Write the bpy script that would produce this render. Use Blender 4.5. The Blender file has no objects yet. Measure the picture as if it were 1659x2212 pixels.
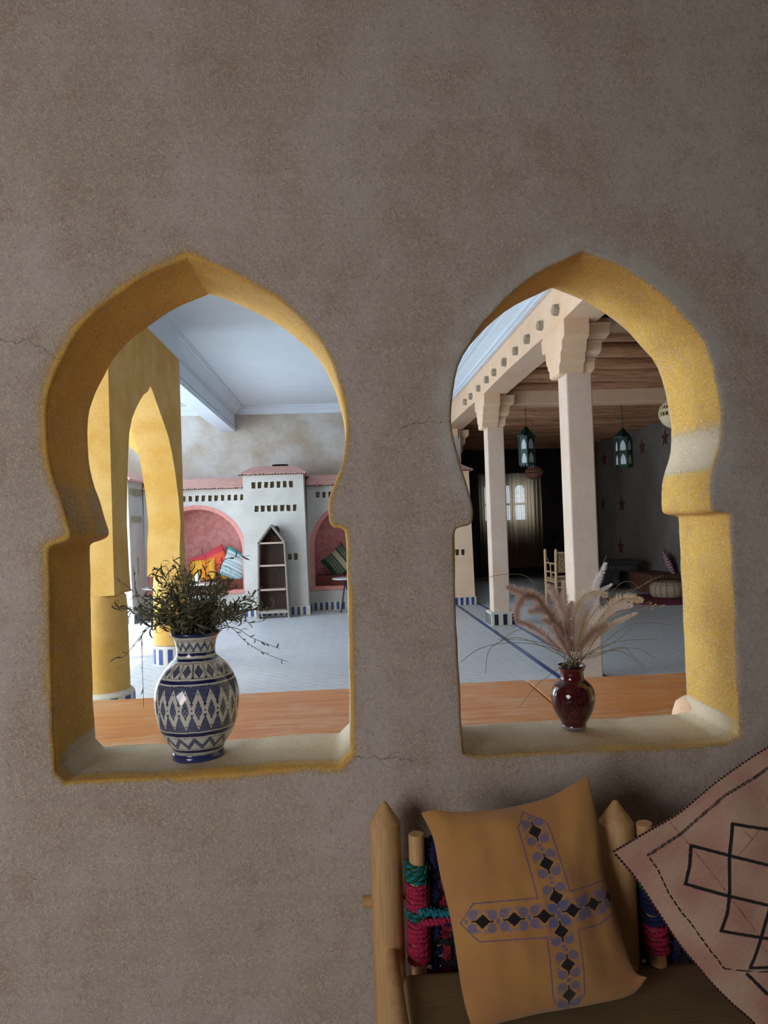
import bpy, bmesh, math, random
import numpy as np
from mathutils import Vector, Matrix, noise
from mathutils.geometry import delaunay_2d_cdt
random.seed(7); rng = np.random.default_rng(5)
S = bpy.context.scene
COL = S.collection
PI = math.pi

# ------------------------------------------------------------------ camera
F = 1530.0; W, H = 1659.0, 2212.0
th, psi, rho = 0.0170, 0.0578, 0.034
fw = Vector((math.sin(psi)*math.cos(th), math.cos(psi)*math.cos(th), math.sin(th)))
r0 = Vector((math.cos(psi), -math.sin(psi), 0)); u0 = r0.cross(fw)
rt = r0*math.cos(rho) - u0*math.sin(rho); up = u0*math.cos(rho) + r0*math.sin(rho)
CAMP = Vector((0, 0, 1.5))
cd = bpy.data.cameras.new('camera'); cam = bpy.data.objects.new('camera', cd); COL.objects.link(cam)
cd.sensor_fit = 'VERTICAL'; cd.sensor_height = 36; cd.lens = F/H*36; cd.clip_start = 0.02
cam.matrix_world = Matrix(((rt.x, up.x, -fw.x, 0), (rt.y, up.y, -fw.y, 0), (rt.z, up.z, -fw.z, CAMP.z), (0, 0, 0, 1)))
S.camera = cam
# ------------------------------------------------------------------ world, sun, daylight
wd = bpy.data.worlds.new('world'); S.world = wd; wd.use_nodes = True
bg = wd.node_tree.nodes['Background']; bg.inputs[0].default_value = (0.62, 0.80, 1.0, 1); bg.inputs[1].default_value = 1.35
def light(name, kind, loc, direction, energy, color, size=None, size_y=None, angle=None):
    l = bpy.data.lights.new(name, kind); l.energy = energy; l.color = color
    if kind == 'AREA':
        l.shape = 'RECTANGLE'; l.size = size; l.size_y = size_y
    if angle: l.angle = angle
    o = bpy.data.objects.new(name, l); COL.objects.link(o); o.location = loc
    o.rotation_euler = Vector(direction).to_track_quat('-Z', 'Z').to_euler()
    return o
light('sun', 'SUN', (-20, 0, 20), (1, 0.25, -1.0), 5.0, (1, .95, .86), angle=.01)
light('courtyard_daylight', 'AREA', (-6.3, 9.2, 1.7), (1, .0, .14), 560, (.68, .84, 1.0), 7.0, 3.2)
light('courtyard_daylight', 'AREA', (-6.3, 3.8, 1.7), (1, .35, .12), 360, (.70, .85, 1.0), 3.4, 3.2)
light('far_window_daylight', 'AREA', (4.7, 19.6, 2.2), (0, -1, -.05), 330, (.70, .86, 1.0), 3.2, 2.4)
light('room_window_daylight', 'AREA', (-2.3, -1.4, 1.6), (1.0, 1.15, -.05), 54, (1, .95, .95), 1.4, 1.5)
S.view_settings.view_transform = 'Standard'; S.view_settings.look = 'None'
S.view_settings.exposure = 0.0; S.view_settings.gamma = 1; S.view_settings.use_curve_mapping = False

# ------------------------------------------------------------------ helpers
def ray(x, y):
    return (fw + rt*((x-W/2)/F) + up*((H/2-y)/F))
def P(x, y, Y):
    d = ray(x, y); return CAMP + d*(Y/d.y)
def PX(x, y, X):
    d = ray(x, y); return CAMP + d*(X/d.x)
def PZ(x, y, z):
    d = ray(x, y); return CAMP + d*((z-1.5)/d.z)

def srgb(r, g, b):
    f = lambda c: (c/255/12.92) if c <= 10 else ((c/255+.055)/1.055)**2.4
    return (f(r), f(g), f(b), 1)
class NT:
    def __init__(s, name):
        s.m = bpy.data.materials.new(name); s.m.use_nodes = True; s.t = s.m.node_tree
        s.b = s.t.nodes['Principled BSDF']; s.out = s.t.nodes['Material Output']
    def n(s, typ, **kw):
        nd = s.t.nodes.new(typ)
        for k, v in kw.items():
            if k.startswith('i_'):
                key = k[2:]; key = int(key) if key.isdigit() else key.replace('_', ' ')
                if isinstance(v, bpy.types.NodeSocket): s.t.links.new(v, nd.inputs[key])
                else: nd.inputs[key].default_value = v
            else: setattr(nd, k, v)
        return nd
    def math(s, op, a, b=0, c=0, clamp=False):
        nd = s.n('ShaderNodeMath', operation=op, use_clamp=clamp)
        for i, v in enumerate((a, b, c)):
            if isinstance(v, bpy.types.NodeSocket): s.t.links.new(v, nd.inputs[i])
            else: nd.inputs[i].default_value = v
        return nd.outputs[0]
    def mix(s, f, a, b, typ='MIX'):
        nd = s.n('ShaderNodeMix', data_type='RGBA', blend_type=typ)
        for i, v in ((0, f), (6, a), (7, b)):
            if isinstance(v, bpy.types.NodeSocket): s.t.links.new(v, nd.inputs[i])
            else: nd.inputs[i].default_value = v
        return nd.outputs[2]
    def coord(s, scale=(1, 1, 1), rot=(0, 0, 0), src=None):
        if src is None:
            src = s.n('ShaderNodeTexCoord').outputs['Object']
        mp = s.n('ShaderNodeMapping'); s.t.links.new(src, mp.inputs[0])
        mp.inputs['Scale'].default_value = scale; mp.inputs['Rotation'].default_value = rot
        return mp.outputs[0]
    def noise(s, v, scale, detail=4, rough=.5):
        return s.n('ShaderNodeTexNoise', i_Vector=v, i_Scale=scale, i_Detail=detail, i_Roughness=rough).outputs[0]
    def ramp(s, f, a, b):
        return s.n('ShaderNodeMapRange', i_Value=f, i_1=a, i_2=b, interpolation_type='SMOOTHSTEP').outputs[0]
    def done(s, col, rough=.8, bump=None, bstr=.3, bdist=.01, **kw):
        if isinstance(col, bpy.types.NodeSocket): s.t.links.new(col, s.b.inputs['Base Color'])
        else: s.b.inputs['Base Color'].default_value = col
        if isinstance(rough, bpy.types.NodeSocket): s.t.links.new(rough, s.b.inputs['Roughness'])
        else: s.b.inputs['Roughness'].default_value = rough
        if bump is not None:
            bn = s.n('ShaderNodeBump', i_Height=bump); bn.inputs['Strength'].default_value = bstr; bn.inputs['Distance'].default_value = bdist
            s.t.links.new(bn.outputs[0], s.b.inputs['Normal'])
        for k, v in kw.items(): s.b.inputs[k.replace('_', ' ')].default_value = v
        return s.m
def flecks(t, base, size=(55, 55, 210), rots=((0, .3, 0), (0, 1.35, 0), (0, 2.4, 0)), thr=.26, keep=.45):
    f = None
    for i, r in enumerate(rots):
        v = t.coord(size, (0, 0, 0), t.coord((1, 1, 1), (r[0]+.2*i, r[1], r[2]), base))
        vo = t.n('ShaderNodeTexVoronoi', i_Vector=v); vo.inputs['Scale'].default_value = 1
        vo.inputs['Randomness'].default_value = 1
        d = t.math('LESS_THAN', vo.outputs['Distance'], thr)
        sp = t.n('ShaderNodeSeparateColor', i_0=vo.outputs['Color']).outputs[i]
        k = t.math('LESS_THAN', sp, keep)
        g = t.math('MULTIPLY', d, k)
        f = g if f is None else t.math('MAXIMUM', f, g)
    return f
def plaster(name, c1, c2, fleck=None, scale=3.0, bump=.35, rough=.92, famt=.35, thr=.26, keep=.4, fsize=(55, 55, 210)):
    t = NT(name); base = t.n('ShaderNodeTexCoord').outputs['Object']
    n1 = t.noise(base, scale, 6, .6); n2 = t.noise(base, scale*14, 4, .6); n3 = t.noise(base, 260, 2)
    col = t.mix(t.ramp(n1, .35, .66), c1, c2)
    col = t.mix(t.math('MULTIPLY', t.ramp(n2, .4, .75), .18), col, tuple(x*.6 for x in c1[:3])+(1,))
    h = t.math('MULTIPLY_ADD', n3, .5, n2)
    if fleck:
        f = flecks(t, base, size=fsize, thr=thr, keep=keep)
        col = t.mix(t.math('MULTIPLY', f, famt), col, fleck)
        h = t.math('MULTIPLY_ADD', f, .5, h)
    return t.done(col, rough, h, bump, .004)
def plain(name, c, rough=.7, var=.12, scale=20, bump=.1, **kw):
    t = NT(name); base = t.n('ShaderNodeTexCoord').outputs['Object']
    n = t.noise(base, scale, 4, .6)
    col = t.mix(t.ramp(n, .3, .7), c, tuple(x*(1-var*2) for x in c[:3])+(1,))
    return t.done(col, rough, n, bump, .004, **kw)
def wood(name, c1, c2, axis=2, rough=.6, scale=12, worn=None):
    t = NT(name); base = t.n('ShaderNodeTexCoord').outputs['Object']
    sc = [scale*2]*3; sc[axis] = scale*.12
    v = t.coord(tuple(sc), src=base); n = t.noise(v, 1.5, 6, .65)
    n2 = t.noise(t.coord(tuple(x*4 for x in sc), src=base), 1.5, 3, .6)
    f = t.math('MULTIPLY_ADD', n2, .35, t.math('MULTIPLY', n, .75))
    col = t.mix(t.ramp(f, .35, .7), c1, c2)
    if worn:
        w = t.ramp(t.noise(base, 3.5, 6, .7), .48, .62)
        w = t.math('MULTIPLY', w, t.ramp(n2, .35, .65)); col = t.mix(t.math('MULTIPLY', w, .7), col, worn)
    return t.done(col, rough, f, .25, .003)
def vcol(name, rough=.6, bumps=0, scale=300, weave=None, **kw):
    t = NT(name); a = t.n('ShaderNodeVertexColor', layer_name='Col').outputs[0]
    base = t.n('ShaderNodeTexCoord').outputs['Object']; col = a; h = None
    n = t.noise(base, scale, 3, .6)
    if bumps:
        h = n
        col = t.mix(.25, a, t.mix(t.ramp(n, .3, .7), (.35, .33, .33, 1), (1, 1, 1, 1)), 'MULTIPLY')
        if weave:
            wv = t.n('ShaderNodeTexWave', i_Vector=t.coord((1, 1, 1), (0, .5, 0), base)); wv.inputs['Scale'].default_value = weave; wv.inputs['Distortion'].default_value = 1
            w2 = t.n('ShaderNodeTexWave', i_Vector=t.coord((1, 1, 1), (0, .5, 0), base), bands_direction='Z'); w2.inputs['Scale'].default_value = weave; w2.inputs['Distortion'].default_value = 1
            ww = t.math('MULTIPLY', wv.outputs[1], w2.outputs[1]); h = t.math('ADD', h, ww)
            col = t.mix(t.math('MULTIPLY', ww, .22), col, (.9, .8, .7, 1), 'SOFT_LIGHT')
    return t.done(col, rough, h, bumps, .002, **kw)

class MB:
    def __init__(s): s.v = []; s.f = []; s.mi = []
    def add(s, vs, fs, mi=0):
        o = len(s.v); s.v += [tuple(p) for p in vs]; s.f += [tuple(i+o for i in f) for f in fs]; s.mi += [mi]*len(fs); return s
    def box(s, x0, x1, y0, y1, z0, z1, mi=0):
        return s.add([(x0,y0,z0),(x1,y0,z0),(x1,y1,z0),(x0,y1,z0),(x0,y0,z1),(x1,y0,z1),(x1,y1,z1),(x0,y1,z1)],
            [(0,3,2,1),(4,5,6,7),(0,1,5,4),(1,2,6,5),(2,3,7,6),(3,0,4,7)], mi)
    def obox(s, p, q, w, h, mi=0, upv=(0, 0, 1)):
        p, q = Vector(p), Vector(q); d = (q-p).normalized(); sx = d.cross(Vector(upv))
        sx = sx.normalized() if sx.length > 1e-4 else Vector((1,0,0)); sz = sx.cross(d)
        vs = [c + sx*(a*w/2) + sz*(b*h/2) for c in (p, q) for a, b in ((-1,-1),(1,-1),(1,1),(-1,1))]
        return s.add(vs, [(0,1,2,3),(7,6,5,4),(0,4,5,1),(1,5,6,2),(2,6,7,3),(3,7,4,0)], mi)
    def tube(s, pts, rs, n=8, mi=0, caps=True, wob=0):
        pts = [Vector(p) for p in pts]; L = len(pts)
        if not hasattr(rs, '__len__'): rs = [rs]*L
        t0 = (pts[1]-pts[0]).normalized(); ref = Vector((0,0,1)) if abs(t0.z) < .9 else Vector((1,0,0))
        nx = t0.cross(ref).normalized(); vs = []
        for i, p in enumerate(pts):
            t = (pts[min(i+1,L-1)]-pts[max(i-1,0)]).normalized()
            nx = (nx - t*nx.dot(t)).normalized(); ny = t.cross(nx)
            for k in range(n):
                a = 2*PI*k/n; r = rs[i]*(1+(wob*noise.noise(p*9+Vector((k*.7,0,0))) if wob else 0))
                vs.append(p + nx*math.cos(a)*r + ny*math.sin(a)*r)
        fs = [(i*n+k, i*n+(k+1)%n, (i+1)*n+(k+1)%n, (i+1)*n+k) for i in range(L-1) for k in range(n)]
        if caps: fs += [tuple(range(n))[::-1], tuple((L-1)*n+k for k in range(n))]
        return s.add(vs, fs, mi)
    def lathe(s, prof, c=(0,0,0), n=32, mi=0, caps=True):
        vs = [(c[0]+r*math.cos(2*PI*k/n), c[1]+r*math.sin(2*PI*k/n), c[2]+z) for r, z in prof for k in range(n)]
        L = len(prof)
        fs = [(i*n+k, i*n+(k+1)%n, (i+1)*n+(k+1)%n, (i+1)*n+k) for i in range(L-1) for k in range(n)]
        if caps: fs += [tuple(range(n))[::-1], tuple((L-1)*n+k for k in range(n))]
        return s.add(vs, fs, mi)
    def prism(s, poly, a, b, fn, mi=0):            # poly 2-D, fn(u,v,w)->point, extruded w from a to b
        n = len(poly); vs = [fn(u, v, w) for w in (a, b) for u, v in poly]
        fs = [tuple(range(n))[::-1], tuple(range(n, 2*n))] + [(i, (i+1) % n, n+(i+1) % n, n+i) for i in range(n)]
        return s.add(vs, fs, mi)
    def build(s, name, mats, parent=None, smooth=False, bevel=0, loc=None, seg=2):
        me = bpy.data.meshes.new(name); v = s.v
        if loc is not None: v = [(a-loc[0], b-loc[1], c-loc[2]) for a, b, c in v]
        me.from_pydata(v, [], s.f)
        for m in (mats if isinstance(mats, (list, tuple)) else [mats]): me.materials.append(m)
        me.polygons.foreach_set('material_index', s.mi)
        bm = bmesh.new(); bm.from_mesh(me); bmesh.ops.recalc_face_normals(bm, faces=bm.faces); bm.to_mesh(me); bm.free()
        if smooth:
            me.polygons.foreach_set('use_smooth', [True]*len(me.polygons))
            try: me.set_sharp_from_angle(angle=math.radians(smooth if smooth is not True else 50))
            except Exception: pass
        o = bpy.data.objects.new(name, me); COL.objects.link(o)
        if loc is not None: o.location = loc
        if bevel:
            b = o.modifiers.new('bevel', 'BEVEL'); b.width = bevel; b.segments = seg; b.limit_method = 'ANGLE'; b.angle_limit = .6
        if parent: o.parent = parent
        return o
def tag(o, label=None, cat=None, group=None, kind=None):
    if label: o['label'] = label
    if cat: o['category'] = cat
    if group: o['group'] = group
    if kind: o['kind'] = kind
    return o
def struct(o): o['kind'] = 'structure'; return o
def thing(name, label, cat, loc=(0,0,0), group=None):
    o = bpy.data.objects.new(name, None); COL.objects.link(o); o.location = loc; o.empty_display_size = .05
    TH[o.name] = Vector(loc); return tag(o, label, cat, group)
TH = {}
def part(mb, name, mats, t, **kw):
    c = TH[t.name]; mb.v = [(a-c.x, b-c.y, z-c.z) for a, b, z in mb.v]
    o = mb.build(name, mats, t, **kw); TH[o.name] = c; return o
def copy_tree(o, parent=None):
    c = o.copy(); COL.objects.link(c); c.parent = parent
    for ch in list(o.children): copy_tree(ch, c)
    return c
def grid_obj(name, Pts, col, mat, closed=False, parent=None, caps=False):
    nu, nv = Pts.shape[:2]; me = bpy.data.meshes.new(name)
    idx = np.arange(nu*nv).reshape(nu, nv)
    if closed: a = idx; b = np.roll(idx, -1, 0)
    else: a = idx[:-1]; b = idx[1:]
    f = np.stack([a[:, :-1], b[:, :-1], b[:, 1:], a[:, 1:]], -1).reshape(-1, 4)
    me.vertices.add(nu*nv); me.vertices.foreach_set('co', Pts.reshape(-1).astype(np.float32))
    me.loops.add(f.size); me.loops.foreach_set('vertex_index', f.reshape(-1).astype(np.int32))
    me.polygons.add(len(f)); me.polygons.foreach_set('loop_start', np.arange(0, f.size, 4, dtype=np.int32))
    me.update(calc_edges=True); me.validate()
    me.polygons.foreach_set('use_smooth', [True]*len(me.polygons))
    if col is not None:
        at = me.color_attributes.new('Col', 'FLOAT_COLOR', 'POINT')
        c4 = np.concatenate([col.reshape(-1, 3), np.ones((nu*nv, 1))], 1).astype(np.float32)
        at.data.foreach_set('color', c4.reshape(-1))
    me.materials.append(mat)
    o = bpy.data.objects.new(name, me); COL.objects.link(o)
    if parent: o.parent = parent
    return o
def resample(pts, step, closed=False):
    p = [np.array(q, float) for q in pts]
    if closed: p.append(p[0])
    out = []
    for a, b in zip(p[:-1], p[1:]):
        n = max(1, int(round(np.linalg.norm(b-a)/step)))
        out += [a+(b-a)*k/n for k in range(n)]
    if not closed: out.append(p[-1])
    return out
def chaikin(pts, it=1, closed=True):
    for _ in range(it):
        q = []; n = len(pts)
        for i in range(n if closed else n-1):
            a = np.array(pts[i], float); b = np.array(pts[(i+1) % n], float); q += [a*.75+b*.25, a*.25+b*.75]
        if not closed: q = [np.array(pts[0], float)] + q + [np.array(pts[-1], float)]
        pts = q
    return pts
def curve3(pts, n=16):                             # Catmull-Rom through 3-D points
    p = [Vector(q) for q in pts]; p = [p[0]*2-p[1]] + p + [p[-1]*2-p[-2]]; out = []
    for i in range(1, len(p)-2):
        for k in range(n):
            t = k/n; a, b, c, d = p[i-1], p[i], p[i+1], p[i+2]
            out.append(.5*((2*b)+(c-a)*t+(2*a-5*b+4*c-d)*t*t+(3*b-a-3*c+d)*t**3))
    out.append(p[-2]); return out
def inside(poly, q):                               # poly (n,2), q (m,2)
    x, y = q[:, 0], q[:, 1]; c = np.zeros(len(q), bool); n = len(poly)
    for i in range(n):
        x1, y1 = poly[i]; x2, y2 = poly[i-1]
        if y1 == y2: continue
        c ^= ((y1 > y) != (y2 > y)) & (x < (x2-x1)*(y-y1)/(y2-y1)+x1)
    return c
def dist_to(poly, q, closed=True):
    d = np.full(len(q), 1e9); n = len(poly)
    for i in range(n if closed else n-1):
        a = np.array(poly[i]); b = np.array(poly[(i+1) % n]); ab = b-a
        t = np.clip(((q-a)@ab)/max(ab@ab, 1e-12), 0, 1)
        d = np.minimum(d, np.linalg.norm(q-(a+t[:, None]*ab), axis=1))
    return d
def cdt_panel(outer, holes, extra=None):           # -> verts (n,2), tris
    pts = [tuple(p) for p in outer]; edges = [(i, (i+1) % len(outer)) for i in range(len(outer))]
    for h in holes:
        o = len(pts); pts += [tuple(p) for p in h]; edges += [(o+i, o+(i+1) % len(h)) for i in range(len(h))]
    if extra is not None: pts += [tuple(p) for p in extra]
    v, e, f, _, _, _ = delaunay_2d_cdt([Vector(p) for p in pts], edges, [], 0, 1e-6)
    v = np.array([(a.x, a.y) for a in v]); f = np.array([list(x) for x in f]); c = v[f].mean(1)
    keep = inside(np.array(outer), c)
    for h in holes: keep &= ~inside(np.array(h), c)
    return v, f[keep]
def panel(mb, outer, holes, fn, t, mi=0, back=True, hmi=None, backcap=None, hdepth=None):
    """flat slab with real holes. fn(u,v,w)->xyz; w 0 = front, t = back. backcap: material index closing the hole at its depth"""
    v, f = cdt_panel(outer, holes)
    mb.add([fn(a, b, 0) for a, b in v], [tuple(x) for x in f], mi)
    if back: mb.add([fn(a, b, t) for a, b in v], [tuple(x) for x in f], mi)
    n = len(outer); mb.add([fn(a, b, w) for w in (0, t) for a, b in outer], [(i, (i+1) % n, n+(i+1) % n, n+i) for i in range(n)], mi)
    for h in holes:
        n = len(h); d = hdepth or t
        mb.add([fn(a, b, w) for w in (0, d) for a, b in h], [(i, (i+1) % n, n+(i+1) % n, n+i) for i in range(n)], mi if hmi is None else hmi)
        if backcap is not None: mb.add([fn(a, b, d) for a, b in h], [tuple(range(n))], backcap)
    return mb
def seg_d(px, segs):
    """distance of px (...,2) to a list of polylines"""
    sh = px.shape[:-1]; q = px.reshape(-1, 2); d = np.full(len(q), 1e9)
    for s in segs: d = np.minimum(d, dist_to([np.array(a, float) for a in s], q, False))
    return d.reshape(sh)

# ------------------------------------------------------------------ materials
M = {}
WALLC = (srgb(152, 138, 126), srgb(176, 166, 158))
def front_wall_mat():
    t = NT('straw_plaster'); base = t.n('ShaderNodeTexCoord').outputs['Object']
    n1 = t.noise(t.coord((1.6, 1, .8), src=base), 2.0, 6, .6); n2 = t.noise(base, 9, 5, .65); n3 = t.noise(base, 300, 2); n4 = t.noise(base, 70, 3, .6)
    col = t.mix(t.ramp(n1, .36, .64), srgb(172, 158, 146), srgb(186, 176, 170))
    col = t.mix(t.math('MULTIPLY', t.ramp(n2, .48, .75), .42), col, srgb(148, 126, 106))
    col = t.mix(t.math('MULTIPLY', t.ramp(n4, .45, .75), .22), col, srgb(110, 98, 88))
    f = flecks(t, base, (60, 60, 330), thr=.27, keep=.30)
    f2 = flecks(t, base, (95, 95, 480), ((0, .9, 0), (0, 1.9, 0), (0, 2.9, 0)), thr=.26, keep=.38)
    dk = flecks(t, base, (60, 60, 160), ((0, .2, 0), (0, 1.0, 0), (0, 2.1, 0)), thr=.20, keep=.14)
    at = t.n('ShaderNodeVertexColor', layer_name='Col').outputs[0]; sp = t.n('ShaderNodeSeparateColor', i_0=at)
    grey = t.math('MULTIPLY', sp.outputs[1], t.ramp(n2, .25, .6))
    col = t.mix(t.math('MULTIPLY', grey, .85), col, srgb(190, 190, 184))
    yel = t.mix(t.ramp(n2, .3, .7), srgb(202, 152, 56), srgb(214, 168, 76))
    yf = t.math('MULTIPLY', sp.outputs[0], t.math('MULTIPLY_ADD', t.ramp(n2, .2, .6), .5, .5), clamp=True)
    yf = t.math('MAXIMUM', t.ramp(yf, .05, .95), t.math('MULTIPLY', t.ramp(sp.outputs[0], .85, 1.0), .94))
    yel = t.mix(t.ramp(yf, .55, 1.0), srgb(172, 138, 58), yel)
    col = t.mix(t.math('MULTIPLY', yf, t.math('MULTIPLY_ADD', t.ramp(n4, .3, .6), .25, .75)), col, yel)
    sill = t.mix(t.ramp(n2, .3, .7), srgb(206, 182, 142), srgb(214, 196, 162)); col = t.mix(sp.outputs[2], col, sill)
    fl = t.math('MULTIPLY', t.math('MAXIMUM', f, f2), t.math('MULTIPLY_ADD', yf, -.28, .62))
    col = t.mix(fl, col, t.mix(yf, srgb(222, 208, 180), srgb(246, 222, 140)))
    col = t.mix(t.math('MULTIPLY', dk, .35), col, srgb(84, 62, 40))
    # fine cracks in the plaster
    px = t.n('ShaderNodeSeparateXYZ', i_0=base); wob = t.math('MULTIPLY', t.math('SUBTRACT', t.noise(base, 22, 5, .7), .5), .05)
    for a, b in (((0, 737), (60, 737)), ((60, 737), (132, 775)), ((862, 922), (978, 906)), ((762, 1637), (905, 1640)), ((820, 1646), (862, 1622))):
        A = P(*a, 1.7); B = P(*b, 1.7); dx, dz = B.x-A.x, B.z-A.z; L = dx*dx+dz*dz
        ux = t.math('SUBTRACT', px.outputs[0], A.x); uz = t.math('SUBTRACT', px.outputs[2], A.z)
        k = t.math('DIVIDE', t.math('MULTIPLY_ADD', ux, dx, t.math('MULTIPLY', uz, dz)), L)
        ok = t.math('MULTIPLY', t.math('GREATER_THAN', k, 0), t.math('LESS_THAN', k, 1))
        dd = t.math('DIVIDE', t.math('SUBTRACT', t.math('MULTIPLY', uz, dx), t.math('MULTIPLY', ux, dz)), math.sqrt(L))
        cr = t.math('LESS_THAN', t.math('ABSOLUTE', t.math('ADD', dd, wob)), .0009)
        col = t.mix(t.math('MULTIPLY', t.math('MULTIPLY', cr, ok), .6), col, srgb(70, 55, 42))
    h = t.math('MULTIPLY_ADD', f, .35, t.math('MULTIPLY_ADD', n4, .8, t.math('MULTIPLY', n3, .3)))
    h = t.math('MULTIPLY_ADD', dk, -.5, h)
    return t.done(col, .95, h, .55, .003)
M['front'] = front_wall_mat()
M['hallwall'] = plaster('hall_plaster', srgb(178, 160, 140), srgb(206, 202, 196), srgb(222, 214, 200), 1.1, .3, famt=.3, keep=.25, fsize=(22, 22, 80))
M['kiosk'] = plaster('pale_plaster', srgb(196, 190, 182), srgb(208, 204, 198), None, 2.0, .2)
M['column'] = plaster('column_plaster', srgb(240, 198, 160), srgb(244, 210, 178), None, 2.0, .3)
M['shaft'] = plaster('column_shaft_plaster', srgb(226, 196, 172), srgb(232, 208, 188), None, 2.0, .3)
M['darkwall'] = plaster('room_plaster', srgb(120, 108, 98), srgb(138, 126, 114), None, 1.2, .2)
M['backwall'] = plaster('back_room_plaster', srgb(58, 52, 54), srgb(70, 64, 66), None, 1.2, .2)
M['yellow'] = plaster('yellow_limewash', srgb(210, 160, 76), srgb(224, 182, 108), None, 2.4, .35)
M['ceiling'] = plain('ceiling_white', srgb(226, 236, 246), .9, .02, 3)
M['pink'] = plaster('pink_plaster', srgb(214, 144, 140), srgb(230, 172, 168), None, 14, .4)
M['pinkflat'] = plain('pink_render', srgb(222, 150, 140), .85, .08, 12)
M['roofpink'] = plain('pink_roof_slab', srgb(224, 172, 158), .85, .07, 8)
M['blue'] = plain('cobalt_tile', srgb(52, 72, 132), .35, .1, 30)
M['tilewhite'] = plain('ivory_tile', srgb(216, 208, 190), .45, .05, 30)
M['black'] = plain('black_iron', srgb(24, 22, 24), .5)
M['holeback'] = plain('niche_shade_plaster', srgb(170, 158, 128), .9, .1, 10)
M['log'] = wood('log_wood', srgb(150, 98, 66), srgb(206, 152, 112), 0, .8, 9)
M['logend'] = plain('weathered_log_end', srgb(196, 176, 152), .9, .3, 60, .6)
M['cane'] = wood('cane_mat', srgb(80, 56, 38), srgb(128, 94, 62), 1, .9, 40)
M['table'] = wood('worn_table_wood', srgb(204, 118, 52), srgb(224, 148, 82), 0, .38, 7, worn=srgb(222, 184, 146))
M['benchwood'] = wood('pale_pole_wood', srgb(186, 146, 96), srgb(208, 170, 120), 2, .6, 14)
M['shelfdark'] = wood('dark_shelf_wood', srgb(42, 25, 20), srgb(76, 48, 40), 2, .7, 22)
M['shelfpale'] = plain('bleached_carved_wood', srgb(188, 176, 162), .8, .3, 160, .6)
M['shelfboard'] = wood('shelf_board_wood', srgb(176, 150, 132), srgb(200, 176, 158), 0, .7, 20)
M['cane_chair'] = wood('palm_wood', srgb(190, 146, 104), srgb(216, 178, 136), 2, .6, 14)
M['weave'] = plain('woven_palm', srgb(190, 162, 124), .8, .2, 60, .5)
M['green'] = plain('lantern_green_metal', srgb(30, 56, 48), .4, .15, 40, .1, Metallic=.3)
M['glass'] = plain('frosted_lantern_glass', srgb(206, 214, 216), .4, .06, 40)
M['wickerpale'] = plain('pale_wicker', srgb(228, 204, 164), .8, .12, 90)
M['wickerbrown'] = plain('brown_wicker', srgb(134, 84, 62), .8, .15, 90)
M['maroon'] = plain('maroon_cloth', srgb(118, 62, 54), .9, .1, 30)
M['carpet'] = plain('red_carpet', srgb(128, 30, 44), 1, .15, 50)
M['rust'] = plain('rust_render', srgb(110, 66, 44), .9, .12, 10)
M['dimtile'] = plain('dull_tile', srgb(112, 104, 92), .7)
M['navy'] = plain('navy_star_paint', srgb(28, 26, 54), .9)
M['redstar'] = plain('red_star_paint', srgb(104, 50, 44), .9)
M['seat'] = wood('olive_seat_cloth', srgb(120, 100, 68), srgb(140, 118, 82), 0, .95, 60)
M['fabric'] = vcol('mustard_cushion_cloth', .95, .35, 500, 260, Sheen_Weight=.25)
M['fabric2'] = vcol('pink_cushion_cloth', .95, .5, 400, 220, Sheen_Weight=.2)
M['small'] = vcol('patterned_cloth', .9)
M['glaze'] = vcol('painted_glaze', .12, Coat_Weight=.6, Coat_Roughness=.05)
M['glazered'] = vcol('oxblood_glaze', .12, Coat_Weight=.6, Coat_Roughness=.05)
M['white'] = plain('white_enamel', srgb(226, 228, 228), .3, .03, 10)
M['teal'] = plain('turquoise_cloth', srgb(48, 152, 146), .9, .1, 40)
for nm, c in (('pinkrope', (196, 40, 84)), ('teal_rope', (20, 136, 150)), ('greenrope', (20, 96, 64)), ('navyrope', (28, 34, 84)), ('redrope', (150, 26, 50)), ('blackrope', (26, 18, 24))):
    M[nm] = plain(nm, srgb(*c), .9, .25, 240, .6)
def floor_mat():
    t = NT('pale_floor_tiles'); base = t.n('ShaderNodeTexCoord').outputs['Object']
    def lay(rot, sc):
        b = t.n('ShaderNodeTexBrick', i_Vector=t.coord((1, 1, 1), (0, 0, rot), base)); b.inputs['Scale'].default_value = sc
        b.inputs['Mortar Size'].default_value = .012; b.inputs['Brick Width'].default_value = .5; b.inputs['Row Height'].default_value = .25
        b.inputs['Mortar Smooth'].default_value = .3
        b.inputs['Color1'].default_value = srgb(204, 207, 210); b.inputs['Color2'].default_value = srgb(214, 216, 218); b.inputs['Mortar'].default_value = srgb(130, 124, 122); return b
    b = lay(.785, 2.4); n = t.noise(base, 5, 5, .6)
    col = t.mix(t.math('MULTIPLY_ADD', t.ramp(n, .38, .62), .6, .3), b.outputs[0], srgb(210, 211, 212))
    return t.done(col, .42, t.math('SUBTRACT', 1, b.outputs[1]), .3, .004)
M['floor'] = floor_mat()
def curtain_mat():
    t = NT('sheer_curtain'); col = srgb(230, 200, 166)
    tr = t.n('ShaderNodeBsdfTransparent'); tl = t.n('ShaderNodeBsdfTranslucent'); tl.inputs[0].default_value = col
    df = t.n('ShaderNodeBsdfDiffuse'); df.inputs[0].default_value = col
    a = t.n('ShaderNodeMixShader'); a.inputs[0].default_value = .35; t.t.links.new(tl.outputs[0], a.inputs[1]); t.t.links.new(df.outputs[0], a.inputs[2])
    b = t.n('ShaderNodeMixShader'); b.inputs[0].default_value = .55; t.t.links.new(tr.outputs[0], b.inputs[1]); t.t.links.new(a.outputs[0], b.inputs[2])
    t.t.links.new(b.outputs[0], t.out.inputs[0]); return t.m
M['curtain'] = curtain_mat()

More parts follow.
